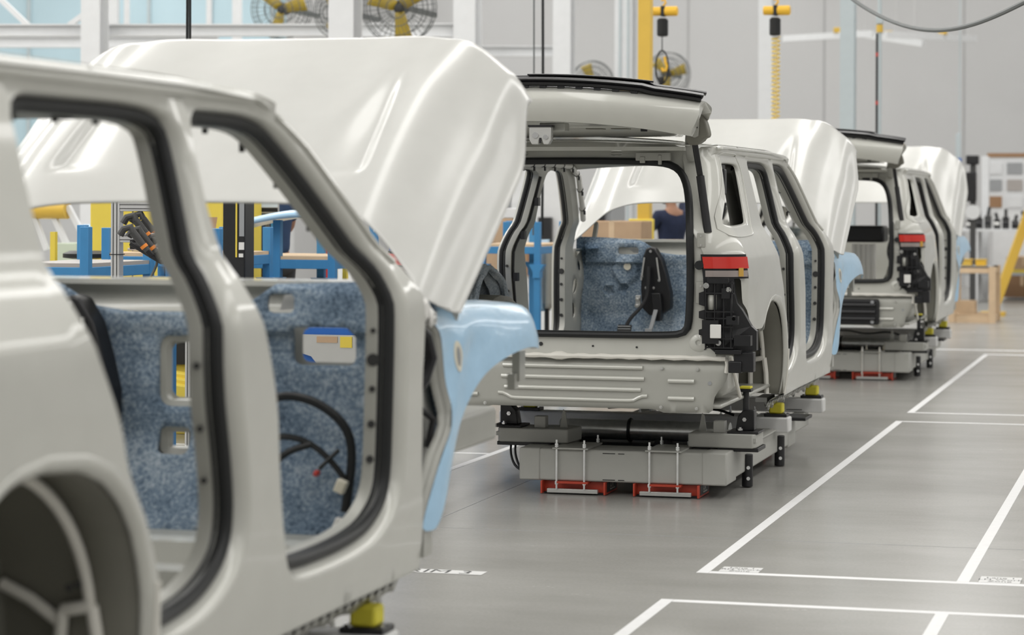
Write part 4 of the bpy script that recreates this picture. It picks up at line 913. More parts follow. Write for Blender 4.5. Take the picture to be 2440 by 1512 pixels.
vdrop(454, 0, 330, 17.2, .010, 'rubber', 'hanging_cable', 'right of two black cables hanging above the near hood', -.008)
vdrop(1270, 0, 560, 22, .008, 'wire_grey', 'hanging_cable', 'thin grey cable hanging left of the raised tailgate', .004)
vdrop(1291, 0, 560, 22, .014, 'rubber', 'hanging_cable', 'thicker dark cable hanging left of the raised tailgate', .006)
p = at(2094, 600, 30); o = empty('drop_pole', (p.x, p.y, 0)); tag(o, 'dark vertical service pole with a yellow fitting at right', 'pole')
MB().cyl((0, 0, 1.2), (0, 0, HZ), .028, 12).build('pole_tube', 'steel_bluegrey', o); MB().cyl((-.03, -.01, 1.2), (-.03, -.01, at(2094, 80, 30).z), .02, 8).build('pole_hose', 'dark_steel', o)
zf = at(2094, 68, 30).z; MB().cyl((0, 0, zf - .05), (0, 0, zf + .05), .045, 12).build('yellow_fitting', 'yellow_paint', o); MB().bx(-.045, .045, -.05, .05, zf + .06, zf + .16).build('valve_block', 'steel_bluegrey', o, bevel=.01)
for py in (130, 245): z = at(2094, py, 30).z; MB().cyl((-.03, -.01, z - .025), (-.03, -.01, z + .025), .022, 8).build('red_band', 'red_plastic', o)
n = 24; drop([at(2022 + (2470 - 2022) * i / n, -10 + 82 * math.sin(PI * (i / n) ** .9) , 20 - 6 * i / n) for i in range(n + 1)], .017, 'wire_grey', 'air_cable', 'sagging grey cable curving across the top right corner')
# light crane rails with orange trolleys
for x0, y0, x1, y1, D0, D1, lab in ((1868, 92, 2080, 80, 44, 42, 'white light crane rail left of the dark pole'), (2110, 82, 2325, 92, 42, 45, 'faint white light crane rail right of the dark pole'), (1990, 72, 2200, 104, 47, 44, 'dimmest short crane rail crossing behind the dark pole')):
    a = at(x0, y0, D0); b = at(x1, y1, D1); o = empty('crane_rail', a); tag(o, lab, 'crane rail'); d = b - a
    MB().bar((0, 0, 0), d, .07, .12).build('rail', 'steel_white', o, smooth=False); MB().box(d * .62 + Vector((0, 0, .1)), (.16, .12, .1)).build('trolley', 'yellow_paint', o, bevel=.01)
    for t in (.1, .9): MB().bar(d * t, d * t + Vector((0, 0, HZ - a.z - .1)), .03, .03).build('rail_hanger', 'wall_white', o, smooth=False)
a = at(2284, 345, 44); o = empty('wall_switch_panel', a); tag(o, 'narrow grey switch panel hanging by the far right hood', 'switch panel')
MB().bx(-.05, .05, -.04, .04, -.26, .22).build('panel_box', 'steel_bluegrey', o, bevel=.01); MB().bx(-.06, .06, -.05, .05, -.34, -.26).build('panel_base', 'blue_bin', o, bevel=.01); MB().cyl((.02, 0, .22), (.02, 0, HZ - a.z), .015, 6).build('panel_conduit', 'steel_bluegrey', o)
# ------------------------------------------------------------------ people
def skin_mesh(name, joints, edges, m, parent, sub=2):
    keys = list(joints); idx = {k: i for i, k in enumerate(keys)}
    me = bpy.data.meshes.new(name); me.from_pydata([joints[k][0] for k in keys], [(idx[a], idx[b]) for a, b in edges], [])
    o = bpy.data.objects.new(name, me); COL.objects.link(o)
    md = o.modifiers.new('Skin', 'SKIN'); md.use_smooth_shade = True
    for i, k in enumerate(keys):
        r = joints[k][1]; me.skin_vertices[0].data[i].radius = r if isinstance(r, tuple) else (r, r)
    me.skin_vertices[0].data[0].use_root = True
    s = o.modifiers.new('Subsurf', 'SUBSURF'); s.levels = sub; s.render_levels = sub
    dg = bpy.context.evaluated_depsgraph_get(); me2 = bpy.data.meshes.new_from_object(o.evaluated_get(dg))
    bpy.data.objects.remove(o); me2.name = name; me2.materials.clear(); me2.materials.append(MATS[m])
    me2.polygons.foreach_set('use_smooth', [True] * len(me2.polygons))
    r = bpy.data.objects.new(name, me2); COL.objects.link(r); r.parent = parent
    return r
def person(loc, rz, sc_, label, arms, shirt, head_turn=0):
    """arms: for R and L the elbow and wrist positions in body space (x right, y forward)"""
    o = empty('person', loc, rz); o.scale = (sc_,) * 3; tag(o, label, 'person')
    J = {'pelvis': ((0, 0, .96), (.15, .10)), 'waist': ((0, .01, 1.10), (.135, .09)), 'chest': ((0, .0, 1.30), (.16, .105)), 'upper': ((0, -.01, 1.42), (.12, .085)), 'neck': ((0, .0, 1.52), (.052, .055)), 'jaw': ((0, .03, 1.60), (.062, .075)), 'head': ((0, .02, 1.68), (.075, .095)), 'crown': ((0, .01, 1.75), (.06, .075))}
    E = [('pelvis', 'waist'), ('waist', 'chest'), ('chest', 'upper'), ('upper', 'neck'), ('neck', 'jaw'), ('jaw', 'head'), ('head', 'crown')]
    SJ = {k: J[k] for k in ('pelvis', 'waist', 'chest', 'upper')}; SJ = {k: (v[0], tuple(r * 1.13 + .008 for r in v[1])) for k, v in SJ.items()}; SE = [('pelvis', 'waist'), ('waist', 'chest'), ('chest', 'upper')]
    for s, n in ((1, 'R'), (-1, 'L')):
        el, wr, fg = arms[n]; sh = (s * .185, -.01, 1.43)
        J['sh' + n] = (sh, .058); J['el' + n] = (el, .042); J['wr' + n] = (wr, .030)
        d = (Vector(fg) - Vector(wr)).normalized(); pm = Vector(wr) + d * .07; J['palm' + n] = (pm, (.040, .020))
        E += [('upper', 'sh' + n), ('sh' + n, 'el' + n), ('el' + n, 'wr' + n), ('wr' + n, 'palm' + n)]
        side = d.cross(Vector((0, 0, 1))); side = side.normalized() if side.length > .1 else Vector((1, 0, 0)); dn = d.cross(side).normalized()
        for k in range(4):
            b = pm + side * (-.030 + .02 * k) + d * .03; L = (.065, .078, .074, .058)[k]
            m1 = b + d * L * .55 + dn * .012; m2 = b + d * L * .9 + dn * .035
            J[f'f{k}a{n}'] = (b, .010); J[f'f{k}b{n}'] = (m1, .0095); J[f'f{k}c{n}'] = (m2, .008); E += [('palm' + n, f'f{k}a{n}'), (f'f{k}a{n}', f'f{k}b{n}'), (f'f{k}b{n}', f'f{k}c{n}')]
        t0 = pm - d * .03 + side * -.04 * s; t1 = t0 + d * .05 + side * -.02 * s; J['t0' + n] = (t0, .012); J['t1' + n] = (t1, .0095); E += [('palm' + n, 't0' + n), ('t0' + n, 't1' + n)]
        J['hip' + n] = ((s * .10, 0, .90), .095); J['kn' + n] = ((s * .11, .02, .50), .062); J['an' + n] = ((s * .11, -.01, .09), .042); J['toe' + n] = ((s * .12, .15, .045), (.04, .032))
        E += [('pelvis', 'hip' + n), ('hip' + n, 'kn' + n), ('kn' + n, 'an' + n), ('an' + n, 'toe' + n)]
        mid = Vector(sh).lerp(Vector(el), .72); SJ['sh' + n] = (sh, .075); SJ['m' + n] = (mid, .064); SE += [('upper', 'sh' + n), ('sh' + n, 'm' + n)]
    skin_mesh('body', J, E, 'skin', o)
    skin_mesh('shirt', SJ, SE, shirt, o)
    TJ = {'pelvis': ((0, 0, .98), (.165, .115))}; TE = []
    for s, n in ((1, 'R'), (-1, 'L')):
        TJ['h' + n] = ((s * .10, 0, .88), .112); TJ['k' + n] = ((s * .11, .02, .50), .078); TJ['a' + n] = ((s * .11, -.01, .10), .06); TE += [('pelvis', 'h' + n), ('h' + n, 'k' + n), ('k' + n, 'a' + n)]
    skin_mesh('trousers', TJ, TE, 'trousers', o)
    hm = MB(); hm.grid(lambda u, v: (.088 * math.cos(u * 2 * PI) * math.sin(lerp(.02, 1.75, v)), .015 - .02 + .108 * math.sin(u * 2 * PI) * math.sin(lerp(.02, 1.75, v)), 1.71 + .10 * math.cos(lerp(.02, 1.75, v)) + .03 * max(0, math.sin(u * 2 * PI)) * v), 20, 8); hm.build('hair', 'hair', o, solid=.008)
    f = MB(); f.lathe([(.008, 0), (.016, .02), (.010, .05), (.004, .06)], (0, .125, 1.64), 8, (0, .15, 1)); f.build('nose', 'skin', o)
    for s in (-1, 1):
        MB().lathe([(.012, -.008), (.016, 0), (.012, .008)], (s * .085, .01, 1.67), 8, (1, 0, 0)).build('ear', 'skin', o); MB().lathe([(.006, -.004), (.009, 0), (.006, .004)], (s * .032, .112, 1.685), 8, (0, 1, 0)).build('eye', 'hair', o)
    MB().box((0, .115, 1.60), (.045, .008, .008)).build('mouth', 'red_plastic', o, bevel=.003)
    b = MB(); b.grid(lambda u, v: (.068 * math.sin(lerp(-1.5, 1.5, u)), .03 + .085 * math.cos(lerp(-1.5, 1.5, u)), 1.59 - .035 * v + .03 * abs(u - .5)), 12, 3); b.build('beard', 'hair', o, solid=.014)
    return o
ARMS_WORK = {'R': ((.27, .12, 1.18), (.12, .34, 1.16), (0, .5, 1.16)), 'L': ((-.27, .10, 1.18), (-.14, .32, 1.10), (-.05, .5, 1.1))}
ARMS_UP = {'R': ((.33, .22, 1.62), (.26, .36, 1.86), (.24, .45, 2.0)), 'L': ((-.27, .12, 1.20), (-.18, .36, 1.18), (-.1, .5, 1.18))}
p = at(650, 600, 19.5); person((p.x, p.y, .26), 1.1, 1.12, 'worker in dark navy T-shirt bending over the blue rack, head hidden by the hood', ARMS_WORK, 'navy_light')
o = MB().bx(p.x - .5, p.x + .5, p.y - .4, p.y + .4, 0, .26).build('work_platform', 'wood', smooth=False); tag(o, 'low wooden platform under the worker by the blue rack', 'platform')
p = at(1600, 600, 27); person((p.x, p.y, .10), .9, 1.10, 'bearded worker in navy shirt with one arm raised, seen through the middle car', ARMS_UP, 'navy')
o = MB().bx(p.x - .5, p.x + .5, p.y - .4, p.y + .4, 0, .10).build('work_platform', 'wood', smooth=False); tag(o, 'low wooden platform under the bearded worker', 'platform')
# ------------------------------------------------------------------ blue racks on the left
def rack(label, pts, D, ztop, cups, depth=.9, stub=.18, topm='wood'):
    """posts at pixel columns pts; blue square tube frame with stacking cups"""
    base = at(pts[0], 600, D); o = empty('blue_rack', (base.x, base.y, 0)); tag(o, label, 'rack', 'blue stacking racks')
    xs = []
    for px in pts:
        q = at(px, 600, D); xs.append(q.x - base.x)
        dy = (q.y - base.y)
        for back in (0, depth):
            P = Vector((q.x - base.x, back, 0)); 
            # follow the front edge along world X
            pst = MB().bx(P.x - .03, P.x + .03, back - .03, back + .03, 0, ztop + stub).build('rack_post', 'blue_paint', o, bevel=.004)
            MB().prism([(-.075, .13), (.075, .13), (.035, .06), (.035, 0), (-.035, 0), (-.035, .06)], lambda u, v, t: (P.x + u, back + t, ztop - .32 + v), -.05, .05).build('stacking_cup', 'blue_paint', pst, smooth=False)
    x0, x1 = min(xs), max(xs)
    for back in (0, depth): MB().bx(x0, x1, back - .025, back + .025, ztop - .09, ztop - .02).build('rack_rail', 'blue_paint', o, bevel=.004)
    for x in xs: MB().bx(x - .025, x + .025, 0, depth, ztop - .09, ztop - .02).build('rack_rail', 'blue_paint', o, bevel=.004)
    MB().bx(x0 - .02, x1 + .02, -.018, depth + .018, ztop - .0198, ztop + .005).build('rack_top', topm, o, smooth=False)
    return o
zt = at(300, 603, 16).z
rack('long blue rack with cups standing behind the near car windows', (255, 425, 545), 16, zt, None)
zt2 = at(620, 612, 17.2).z
rack('blue rack with upright stubs in front of the navy-shirted worker', (548, 673, 815), 17.4, zt2, None, stub=.28)
zt3 = at(180, 628, 14.6).z
rack('low blue rack with a scratched top at far left', (40, 225), 14.6, zt3, None, stub=.24, topm='laptop_grey')
zt4 = at(1250, 582, 22).z
rack('blue rack seen through the left door openings of the middle car', (1150, 1211, 1290), 22, zt4, None, stub=.22)
# yellow machine cabinet
p0 = at(214, 600, 18); p1 = at(560, 600, 18); cab = empty('machine_cabinet', (p0.x, p0.y, 0)); tag(cab, 'large yellow machine cabinet behind the aluminium tool frame', 'cabinet')
w = p1.x - p0.x; MB().bx(0, w, 0, .8, .0, 2.1).build('cabinet_body', 'yellow_panel', cab, bevel=.01)
for k in (.33, .66): MB().bx(w * k - .004, w * k + .004, -.004, 0, .1, 2.05).build('door_gap', 'ink_black', cab, smooth=False)
q = at(440, 860, 18); MB().bx(q.x - p0.x - .30, q.x - p0.x + .16, -.03, 0, .55, .98 - .24).build('cabinet_screen', 'black_plastic', cab, smooth=False)
MB().bx(q.x - p0.x - .30, q.x - p0.x + .20, -.03, 0, .74, 1.0).build('cabinet_screen', 'black_plastic', cab, smooth=False)
for k in range(3): MB().box((q.x - p0.x + .02 * k, -.20 - .1 * k, .46 - .035 * k), (.55, .12, .12), Matrix.Rotation(.12, 3, 'Y')).build('yellow_ledge', 'yellow_panel', cab, bevel=.01)
# aluminium tool frame with four hand tools
f0 = at(279, 600, 13.9); fr = empty('tool_stand', (f0.x, f0.y, 0)); tag(fr, 'silver aluminium profile frame holding hand tools at left', 'frame')
zt5 = at(279, 484, 13.9).z; zm = at(350, 566, 13.9).z
def profile(name, c0, c1, par):
    MB().bar(c0, c1, .058, .058).build(name, 'aluminium', par, bevel=.004)
    d = Vector(c1) - Vector(c0)
    for k in (-.012, .012):
        off = Vector((k, -.0295, 0)) if abs(d.z) > .5 else Vector((0, -.0295, k)); MB().bar(Vector(c0) + off, Vector(c1) + off, .004, .004).build('profile_groove', 'ink_black', par, smooth=False)
x2 = at(476, 600, 13.9).x - f0.x
profile('frame_post', (0, 0, 0), (0, 0, 2.0), fr); profile('frame_post', (x2, 0, 0), (x2, 0, 2.0), fr); profile('frame_rail', (.03, 0, zt5 - .02), (x2 - .03, 0, zt5 - .02), fr); profile('frame_rail', (.03, 0, zm), (x2 - .03, 0, zm), fr)
MB().bx(-.035, .035, -.034, .034, zm - .10 - .005, zm - .10).build('cable_tie', 'rubber', fr, smooth=False)
for k, (px, py) in enumerate(((345, 552), (362, 548), (338, 580), (358, 584))):
    q = at(px, py, (13.78, 13.86, 13.62, 13.70)[k]); t = empty('hand_tool', q, .25); t.rotation_euler = (0, .9, .35)
    tag(t, ['grey hand tool with orange ring, back left in the holder', 'grey hand tool with orange ring, back right in the holder', 'grey hand tool with orange ring, front left in the holder', 'grey hand tool with orange ring, front right in the holder'][k], 'hand tool', 'hand tools on the aluminium frame')
    MB().cyl((-.085, 0, 0), (.055, 0, 0), .024, 14, .019).build('tool_handle', 'tool_grey', t); MB().cyl((.012, 0, 0), (.032, 0, 0), .0235, 14).build('orange_ring', 'tool_orange', t)
    MB().tube([(-.085, 0, 0), (-.12, 0, .01), (-.135, 0, -.03), (-.12, 0, -.07)], .022, 10).build('tool_head', 'tool_grey', t); MB().box((.075, 0, 0), (.05, .035, .034)).build('battery_foot', 'black_plastic', t, bevel=.006)
q = at(345, 590, 13.72); o = empty('tool_holder', q); tag(o, 'black angled holder tray under the hand tools', 'tool holder'); MB().box((0, .06, -.03), (.24, .10, .03), Matrix.Rotation(.5, 3, 'Y')).build('holder_tray', 'black_plastic', o, bevel=.006); MB().box((-.10, .07, .02), (.03, .08, .06)).build('holder_clamp', 'black_plastic', o, bevel=.004)
def hose(pts, D, r, m, label):
    o = MB().tube(smooth_loop([at(x, y, D) for x, y in pts], .04, False), r, 6).build('tool_cable', m); tag(o, label, 'cable')
hose([(375, 600), (376, 625), (365, 650), (352, 672), (345, 700)], 13.8, .009, 'wire_grey', 'thin grey cable dangling below the hand tools')
hose([(418, 480), (416, 520), (404, 548), (412, 560), (440, 540), (455, 560), (462, 590), (470, 700)], 13.95, .012, 'rubber', 'black cable looping down the right of the tool frame')
hose([(414, 572), (430, 600), (455, 620), (462, 650), (452, 690)], 14.0, .013, 'rubber', 'black cable slanting behind the dark door seal')
hose([(438, 485), (440, 580), (439, 680)], 14.0, .006, 'rubber', 'thin straight black cord hanging from the tool frame')
def box_thing(name, px0, px1, py0, py1, D, depth, m, label, cat, rz=0, flaps=False):
    a = at(px0, py1, D); b = at(px1, py0, D); w = abs((b - a).dot(CR0)); h = b.z - a.z
    c = (a + b) / 2; o = empty(name, (c.x, c.y + depth / 2, a.z), rz); tag(o, label, cat)
    bd = MB().bx(-w / 2, w / 2, -depth / 2, depth / 2, 0, h).build(name + '_body', m, o, bevel=.006)
    if flaps:
        MB().bx(-.03, .03, -depth / 2 - .002, depth / 2 + .002, h * .55, h + .002).build('packing_tape', 'wood', o, smooth=False); MB().bx(-w / 2, w / 2, -.003, .003, h, h + .003).build('flap_gap', 'cardboard_dark', o, smooth=False)
    z0 = o.location.z
    if z0 > .03 and name in ('press_machine', 'tool_trolley', 'rack_upright') or label.startswith('deep blue'):
        MB().bx(-w / 2 + .02, w / 2 - .02, -depth / 2 + .02, depth / 2 - .02, -z0, .002).build(name + '_plinth', m, o, smooth=False)
    return o, w, h
lz = at(350, 596, 16).z
o, w, h = box_thing('laptop', 300, 372, 591, 597, 16.2, .3, 'laptop_grey', 'flat grey laptop lying on the long blue rack', 'laptop'); MB().box((0, .2, h + .08), (w * .9, .01, .16), Matrix.Rotation(-.3, 3, 'X')).build('laptop_screen', 'laptop_grey', o, bevel=.004)
o = MB().prism([(0, 0), (.26, 0), (.30, .24)], lambda u, v, t: (u, t, v), 0, .25).build('folded_carton', 'cardboard', smooth=False, loc=at(392, 596, 16.4)); tag(o, 'triangular folded brown carton on the long blue rack', 'carton')
o, w, h = box_thing('blue_bin', 370, 430, 530, 598, 16.9, .3, 'blue_bin', 'bright blue bin behind the hand tools', 'bin'); MB().bx(-w / 2 - .01, w / 2 + .01, -.16, .16, h, h + .02).build('bin_rim', 'blue_bin', o, bevel=.004)
# black terminal with a yellow edge, and a monitor
q = at(572, 612, 15.2); o = empty('terminal', q); tag(o, 'tall black terminal with a yellow edge strip between the door openings', 'terminal'); D_ = 5400 / 15.2
MB().bx(-.10, .06, -.06, .10, -.35, .55).build('terminal_body', 'black_plastic', o, bevel=.008); MB().bx(-.005, .006, -.066, -.06, 0, .5).build('yellow_strip', 'yellow_panel', o, smooth=False); MB().bx(.022, .055, -.066, -.06, .14, .5).build('grey_strip', 'grey_mid', o, smooth=False); MB().bx(.02, .056, -.068, -.06, .05, .10).build('paper_label', 'white_plastic', o, smooth=False); MB().bx(.02, .05, -.068, -.06, .0, .025).build('paper_label', 'white_plastic', o, smooth=False)
MB().bx(-.12, .08, -.1, .14, -q.z, -.35).build('terminal_stand', 'tool_grey', o, bevel=.01)
q = at(636, 508, 18.6); o = empty('monitor', q, .25); tag(o, 'monitor with a silver frame above the navy-shirted worker', 'monitor'); MB().bx(-.12, .10, -.015, .015, 0, .32).build('monitor_frame', 'aluminium', o, bevel=.006); MB().bx(-.11, .09, -.018, -.015, .012, .045).build('bezel', 'black_plastic', o, smooth=False); MB().bx(-.11, .09, -.018, -.015, .05, .31).build('display', 'screen', o, smooth=False); MB().bx(-.015, .015, .01, .04, -q.z + .0, .1).build('monitor_pole', 'wire_grey', o, smooth=False)
# long blue filmed panel resting across the rack stubs
a = at(560, 538, 17.1); b = at(830, 520, 17.1); m = MB(); m.grid(lambda u, v: tuple(a.lerp(b, u) + Vector((0, .35 * v, .05 * math.sin(u * PI) + .03 * math.sin(v * PI)))), 16, 6); o = m.build('filmed_panel', 'film_blue', solid=.035); tag(o, 'long curved blue-filmed panel lying across the rack stubs', 'panel')
a = at(890, 548, 15.5); b = at(985, 655, 15.5); m = MB(); m.grid(lambda u, v: tuple(Vector((lerp(a.x, b.x, u), a.y + .3 * v, a.z - (a.z - b.z) * u ** 1.8))), 14, 4); o = m.build('filmed_panel', 'film_blue', solid=.03); tag(o, 'curved blue-filmed panel edge just under the near hood corner', 'panel')
o, w, h = box_thing('blue_bin', 925, 968, 578, 660, 15.6, .4, 'blue_bin', 'deep blue bin under the near hood corner', 'bin'); MB().bx(-w / 2 - .01, w / 2 + .01, -.21, .21, h, h + .02).build('bin_rim', 'blue_bin', o, bevel=.004)
o, w, h = box_thing('tool_trolley', 972, 1030, 655, 800, 17.4, .4, 'black_plastic', 'black trolley half hidden behind the near hood corner', 'trolley'); MB().bx(-w / 2, w / 2, -.21, -.2, h * .72, h * .75).build('trolley_rail', 'zinc', o, smooth=False); MB().box((0, -.05, h + .06), (.10, .1, .12)).build('trolley_scanner', 'white_plastic', o, bevel=.01); MB().box((-.02, -.05, h + .17), (.10, .1, .10)).build('trolley_pack', 'red_plastic', o, bevel=.01)
q = at(781, 552, 20); o = MB().bx(q.x - .018, q.x + .018, q.y - .018, q.y + .018, 0, q.z).build('red_bollard', 'red_bright', smooth=False); tag(o, 'thin red upright standing right of the navy-shirted worker', 'post')
for px, lab in ((798, 'yellow striped upright at the right end of the worker rack'), (823, 'second yellow striped upright by the dark front door seal')):
    q = at(px, 600, 18.4); o = MB().bx(q.x - .018, q.x + .018, q.y - .02, q.y + .02, 0, at(px, 535, 18.4).z).build('yellow_upright', 'yellow_panel', smooth=False); tag(o, lab, 'post')
# pale machine at far left
q = at(150, 600, 22); o = empty('assembly_machine', (q.x, q.y, 0)); tag(o, 'pale machine with a yellow roller at the far left window', 'machine'); MB().bx(-.8, .5, 0, 1.0, 0, 1.1).build('machine_base', 'foam_white', o, bevel=.02); MB().bx(-.05, .22, -.15, .2, 1.1, 1.42).build('green_box', 'green_pale', o, bevel=.01); MB().cyl((-.35, -.1, 1.74), (.10, -.1, 1.74), .09, 14).build('yellow_roller', 'yellow_paint', o)
for x0, x1 in ((-.30, -.12), (-.10, .12), (.10, .35)): MB().bar((x0, -.1, 1.78), (x1, -.1, 1.35), .05, .05).build('white_strut', 'steel_white', o, smooth=False)
MB().lathe([(.06, 0), (.09, .05), (.05, .1)], (.32, -.1, 1.5), 10).build('blue_knob', 'film_blue', o); MB().bx(.35, .48, .3, .5, 1.1, 2.1).build('machine_tower', 'foam_white', o, bevel=.01)
q = at(128, 620, 17); o = MB().bx(q.x - .02, q.x + .02, q.y - .02, q.y + .02, 0, at(128, 552, 17).z).build('yellow_upright', 'yellow_panel', smooth=False); tag(o, 'yellow upright left of the blue rack posts', 'post')
q = at(205, 612, 16.9); o = empty('work_stool', (q.x, q.y, 0)); tag(o, 'round black stool behind the low blue rack', 'stool'); MB().lathe([(.10, 1.40), (.17, 1.41), (.17, 1.44), (.12, 1.46)], (0, 0, 0), 20).build('stool_seat', 'rubber', o); MB().cyl((0, 0, .05), (0, 0, 1.41), .025, 10).build('stool_column', 'steel', o); MB().lathe([(.22, 0), (.22, .02), (.03, .06)], (0, 0, 0), 20).build('stool_base', 'dark_steel', o)
# things seen through the middle car
bx = []
def carton(px0, px1, py0, py1, D, label, depth=.5, m='cardboard', z_stand=None):
    o, w, h = box_thing('carton', px0, px1, py0, py1, D, depth, m, label, 'carton', 0, True)
    z0 = o.location.z
    if z0 > .05: MB().bx(-w / 2, w / 2, -depth / 2, depth / 2, -z0, -.002).build('carton_stack', m, o, smooth=False)
    return o
carton(1135, 1223, 520, 578, 23, 'open brown carton left of the middle car door opening')
carton(1384, 1530, 527, 640, 23.5, 'long low brown carton seen above the blue insulation mat')
o, w, h = box_thing('foam_sheet', 1150, 1235, 496, 519, 23.0, .5, 'foam_white', 'white foam sheets lying on the carton left of the middle car', 'foam sheet')
o, w, h = box_thing('press_machine', 1375, 1460, 470, 640, 33, .8, 'grey_mid', 'grey machine far behind the raised hood of the middle car', 'machine'); MB().bx(-w * .3, w * .3, -.5, -.4, h * .55, h * .8).build('machine_panel', 'black_plastic', o, bevel=.01); MB().bx(-w * .2, w * .45, -.45, -.4, h * .82, h * .9).build('machine_label', 'cardboard', o, smooth=False); MB().bx(-w * .5, w * .5, -.42, -.4, .1, .3).build('machine_kick', 'dark_steel', o, smooth=False)
o, w, h = box_thing('press_machine', 1060, 1190, 440, 640, 36, .8, 'grey_mid', 'dim grey machine between the near hood and the middle car', 'machine'); MB().bx(-w * .3, w * .1, -.5, -.4, h * .6, h * .85).build('machine_panel', 'black_plastic', o, bevel=.01); MB().bx(-w * .4, w * .45, -.45, -.4, h * .9, h * .95).build('machine_label', 'steel_white', o, smooth=False)
o, w, h = box_thing('press_machine', 1215, 1345, 405, 700, 30, .8, 'steel_white', 'pale machine behind the left door openings of the middle car', 'machine'); MB().bx(w * .05, w * .3, -.5, -.4, h * .35, h * .62).build('machine_panel', 'black_plastic', o, bevel=.01); MB().bx(-w * .4, -w * .1, -.45, -.4, h * .6, h * .75).build('machine_label', 'foam_white', o, smooth=False); MB().bx(-w * .35, -w * .05, -.46, -.4, h * .15, h * .33).build('machine_window', 'cardboard_dark', o, smooth=False)
# loose filmed fender on a stand, seen through the left front door
q = at(1296, 600, 23); o = empty('fender_stand', (q.x, q.y, 0)); tag(o, 'loose blue-filmed fender on a stand beyond the middle car door', 'fender')
m = MB(); m.grid(lambda u, v: (-.07 + .05 * u + .08 * max(0, .3 - v) ** 1.2, -.05 + .30 * u, lerp(.72, 1.45, v) ), 6, 16); m.build('fender_skin', 'film_blue', o, solid=.02); m = MB(); m.grid(lambda u, v: (.0 + .09 * u, .05 + .2 * u, lerp(.75, 1.42, v)), 4, 12); m.build('fender_inner', 'primer', o, solid=.02)
MB().bx(-.02, .02, .1, .14, 0, .8).build('stand_post', 'dark_steel', o, smooth=False); MB().bx(-.25, .25, -.1, .4, 0, .03).build('stand_base', 'dark_steel', o, smooth=False)
# ------------------------------------------------------------------ far right corner
q = at(2420, 545, 42); o = empty('workbench', (q.x, q.y, 0)); tag(o, 'long workbench with a white top along the far right wall', 'workbench'); zb = at(2420, 545, 42).z
MB().bx(-3.2, 3.5, -.4, .5, zb - .05, zb).build('bench_top', 'foam_white', o, smooth=False)
for x in (-3.1, -1.9, -.7, .6, 1.9, 3.3):
    for y in (-.35, .45): MB().bx(x - .04, x + .04, y - .04, y + .04, 0, zb - .05).build('bench_leg', 'steel_white', o, smooth=False)
MB().bx(-3.2, 3.5, -.3, .4, .5, .53).build('bench_shelf', 'grey_mid', o, smooth=False)
random.seed(11)
ORD = ('first', 'second', 'third', 'fourth', 'fifth', 'sixth', 'seventh')
for k in range(7):
    x = -.84 + k * .165; hh = .26 + .18 * ((k * 37) % 5) / 5; ww = .12
    t = empty('bench_part', (q.x + x, q.y + .1 * (k % 2), zb)); cm = ('black_plastic', 'dark_steel', 'tool_grey')[k % 3]
    MB().bx(-ww / 2, ww / 2, -.08, .08, 0, hh * .6).build('part_block', cm, t, bevel=.01); MB().cyl((0, 0, hh * .6), (.03 * (k % 3 - 1), 0, hh), .03, 8).build('part_spindle', 'dark_steel', t); MB().cyl((-.05, -.09, hh * .3), (.05, -.09, hh * .3), .035, 10).build('part_drum', 'zinc' if k % 3 == 0 else 'black_plastic', t)
    tag(t, 'dark machine part on the far workbench, ' + ORD[k] + ' from the last raised hood', 'machine part', 'dark parts on the far workbench')
for k, (px0, px1, py0, py1, cm, lab) in enumerate(((2338, 2356, 372, 545, 'steel_white', 'white upright of the far rack beside the last hood'),)):
    o, w, h = box_thing('rack_upright', px0, px1, py0, 700, 43, .2, cm, lab, 'upright')
q = at(2440, 430, 44.5); o = empty('pin_board', q); tag(o, 'big far board covered with pinned brown and white sheets', 'board')
MB().bx(-.70, 1.6, 0, .05, -.62, .52).build('board_panel', 'foam_white', o, smooth=False); MB().bx(-.72, 1.62, -.02, .0, .46, .54).build('board_rail', 'cardboard_dark', o, smooth=False)
random.seed(5)
for k in range(15):
    x = -.58 + (k % 5) * .40; z = -.42 + (k // 5) * .33; MB().bx(x - .15, x + .15, -.02, 0, z - .11, z + .11).build('pinned_sheet', random.choice(['cardboard', 'laptop_grey', 'foam_white', 'grey_mid', 'cardboard_dark']), o, smooth=False)
MB().bx(-.6, 1.5, .0, .04, -q.z, -.62).build('board_stand', 'steel_white', o, smooth=False)
q = at(2318, 600, 40); o = empty('robot_arm', (q.x, q.y, 0)); tag(o, 'dark upright tool post right of the last raised hood', 'tool post'); zz = lambda py: at(2318, py, 40).z
MB().bx(-.05, .05, -.05, .05, 0, zz(372)).build('post_column', 'tool_grey', o, smooth=False); MB().bx(-.12, .10, -.1, .1, zz(392), zz(370)).build('post_lamp', 'black_plastic', o, bevel=.02); MB().bx(-.12, .06, -.1, .1, zz(480), zz(410)).build('post_gearbox', 'black_plastic', o, bevel=.02); MB().cyl((0, -.1, zz(505)), (0, .1, zz(505)), .13, 14).build('post_wheel', 'foam_white', o)
